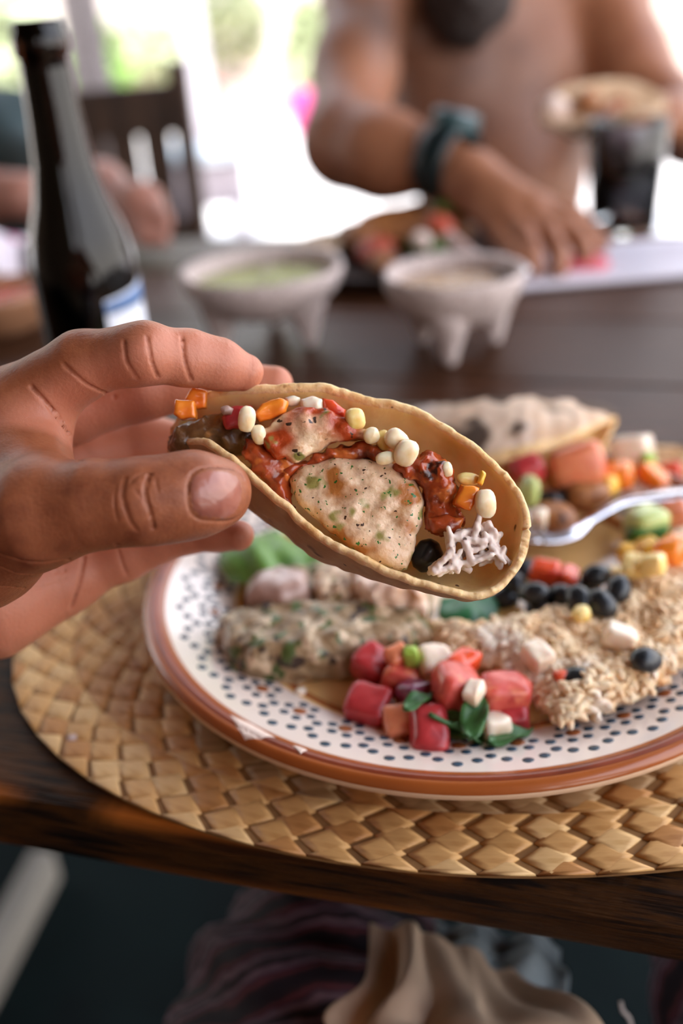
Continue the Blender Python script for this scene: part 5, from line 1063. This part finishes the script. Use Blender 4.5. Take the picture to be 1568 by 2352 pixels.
ks('black_bean', [(945, 1285), (952, 1262), (968, 1242), (990, 1236), (1010, 1248), (1020, 1272), (1014, 1298), (995, 1314), (968, 1316), (950, 1304)], .2985, .009, m_bean, 'black bean between the large chicken piece and the rice', 'bean', rnd=.004, namp=.0002, h=.0007)
ks('tomato_piece', [(985, 1190), (1030, 1180), (1066, 1192), (1062, 1216), (1030, 1230), (995, 1222)], .2935, .006, m_sal, 'glossy tomato bit at the lower tip of the red salsa', 'tomato', rnd=.0028, namp=.0005, h=.0006)
KR = lambda e: e
def kern(x, y, d, w_, h_, ang, mt, lb, seed):
    m = Matrix([list(RT), list(UP), list(-FW)]).transposed() @ Euler((.2, .1, ang)).to_matrix()
    lump('corn_kernel', P(x, y, d), (w_*1.14, h_*1.12, min(w_, h_)*.95), mt, lb, 'corn', 'corn kernels in the held taco', seed=seed, pw=2.5, namp=.05, rot=tuple(m.to_euler()), nu_=18, nv_=12)
for i, (x, y, d, w_, h_, a, mt, lb) in enumerate([
  (567, 963, .2995, .0046, .0072, -.1, m_cornp, 'corn kernel standing upright beside the dark tomato bit'), (595, 998, .3005, .004, .0055, .3, m_cornp, 'half-hidden corn kernel at the left end of the salsa-stained chicken'), (815, 963, .3015, .0055, .0062, .2, m_corn, 'yellow corn kernel against the tortilla beside the red pepper'),
  (853, 1000, .300, .0045, .0045, .4, m_cornp, 'small corn kernel touching the right tip of the salsa-stained chicken'), (882, 1012, .3025, .0045, .006, .5, m_corn, 'corn kernel behind the bright pair in the middle'), (910, 1010, .2985, .0055, .0066, .9, m_cornp, 'upper kernel of the bright corn pair in the middle'),
  (932, 1040, .2955, .0062, .0074, -.5, m_cornp, 'lower kernel of the bright corn pair in the middle'), (885, 1052, .2965, .0052, .0036, .2, m_cornp, 'flat corn kernel left below the bright pair'), (1026, 1078, .2970, .003, .0042, .2, m_cornp, 'small corn kernel at the right side of the red salsa'), (1114, 1157, .2925, .0056, .0078, .15, m_cornp, 'plump corn kernel right of the bright orange cube'),
  (1075, 1100, .2985, .006, .0035, -.1, m_corn, 'corn kernel flat behind the bright orange cube')]): kern(x, y, d, w_, h_, a, mt, lb, 40+i)
# shredded rice clump at the open end: grains in a row of lines
GL = [((1028, 1215), (1040, 1285), .291), ((1045, 1310), (1028, 1250), .2905), ((992, 1312), (1040, 1270), .290), ((1000, 1320), (1050, 1295), .2895), ((1055, 1235), (1105, 1245), .292), ((1095, 1185), (1080, 1240), .2925), ((1110, 1230), (1150, 1280), .292), ((1128, 1250), (1165, 1288), .2915), ((1060, 1250), (1090, 1285), .291), ((1085, 1262), (1120, 1250), .2915), ((1090, 1290), (1120, 1270), .2905),
      ((1120, 1205), (1135, 1250), .294), ((1060, 1275), (1030, 1300), .2905), ((1100, 1215), (1070, 1225), .293), ((1140, 1235), (1120, 1280), .293), ((1075, 1300), (1045, 1285), .2915), ((1105, 1290), (1145, 1270), .2925), ((1150, 1260), (1140, 1295), .292), ((1060, 1215), (1040, 1245), .293), ((1010, 1295), (1035, 1310), .292), ((1085, 1235), (1115, 1275), .2925), ((1125, 1225), (1100, 1255), .293)]
RB = []
for a, b, d in GL:
    for k in range(3):
        p = P(a[0]+rng.uniform(-9, 9), a[1]+rng.uniform(-9, 9), d+.0020*k); q = P(b[0]+rng.uniform(-9, 9), b[1]+rng.uniform(-9, 9), d+.0020*k+rng.uniform(-.0015, .0015)); r = rng.uniform(.00075, .00115); RB.append((p, q, r, r*rng.uniform(.7, 1)))
v, q = nets(prims_f(RB, .0005, .00025, 800), *bounds(RB, .002), .00042)
tag(wobj('rice', v, q, m_ricew), 'clump of pale speckled rice at the open end of the held taco', 'rice', None, 'stuff')
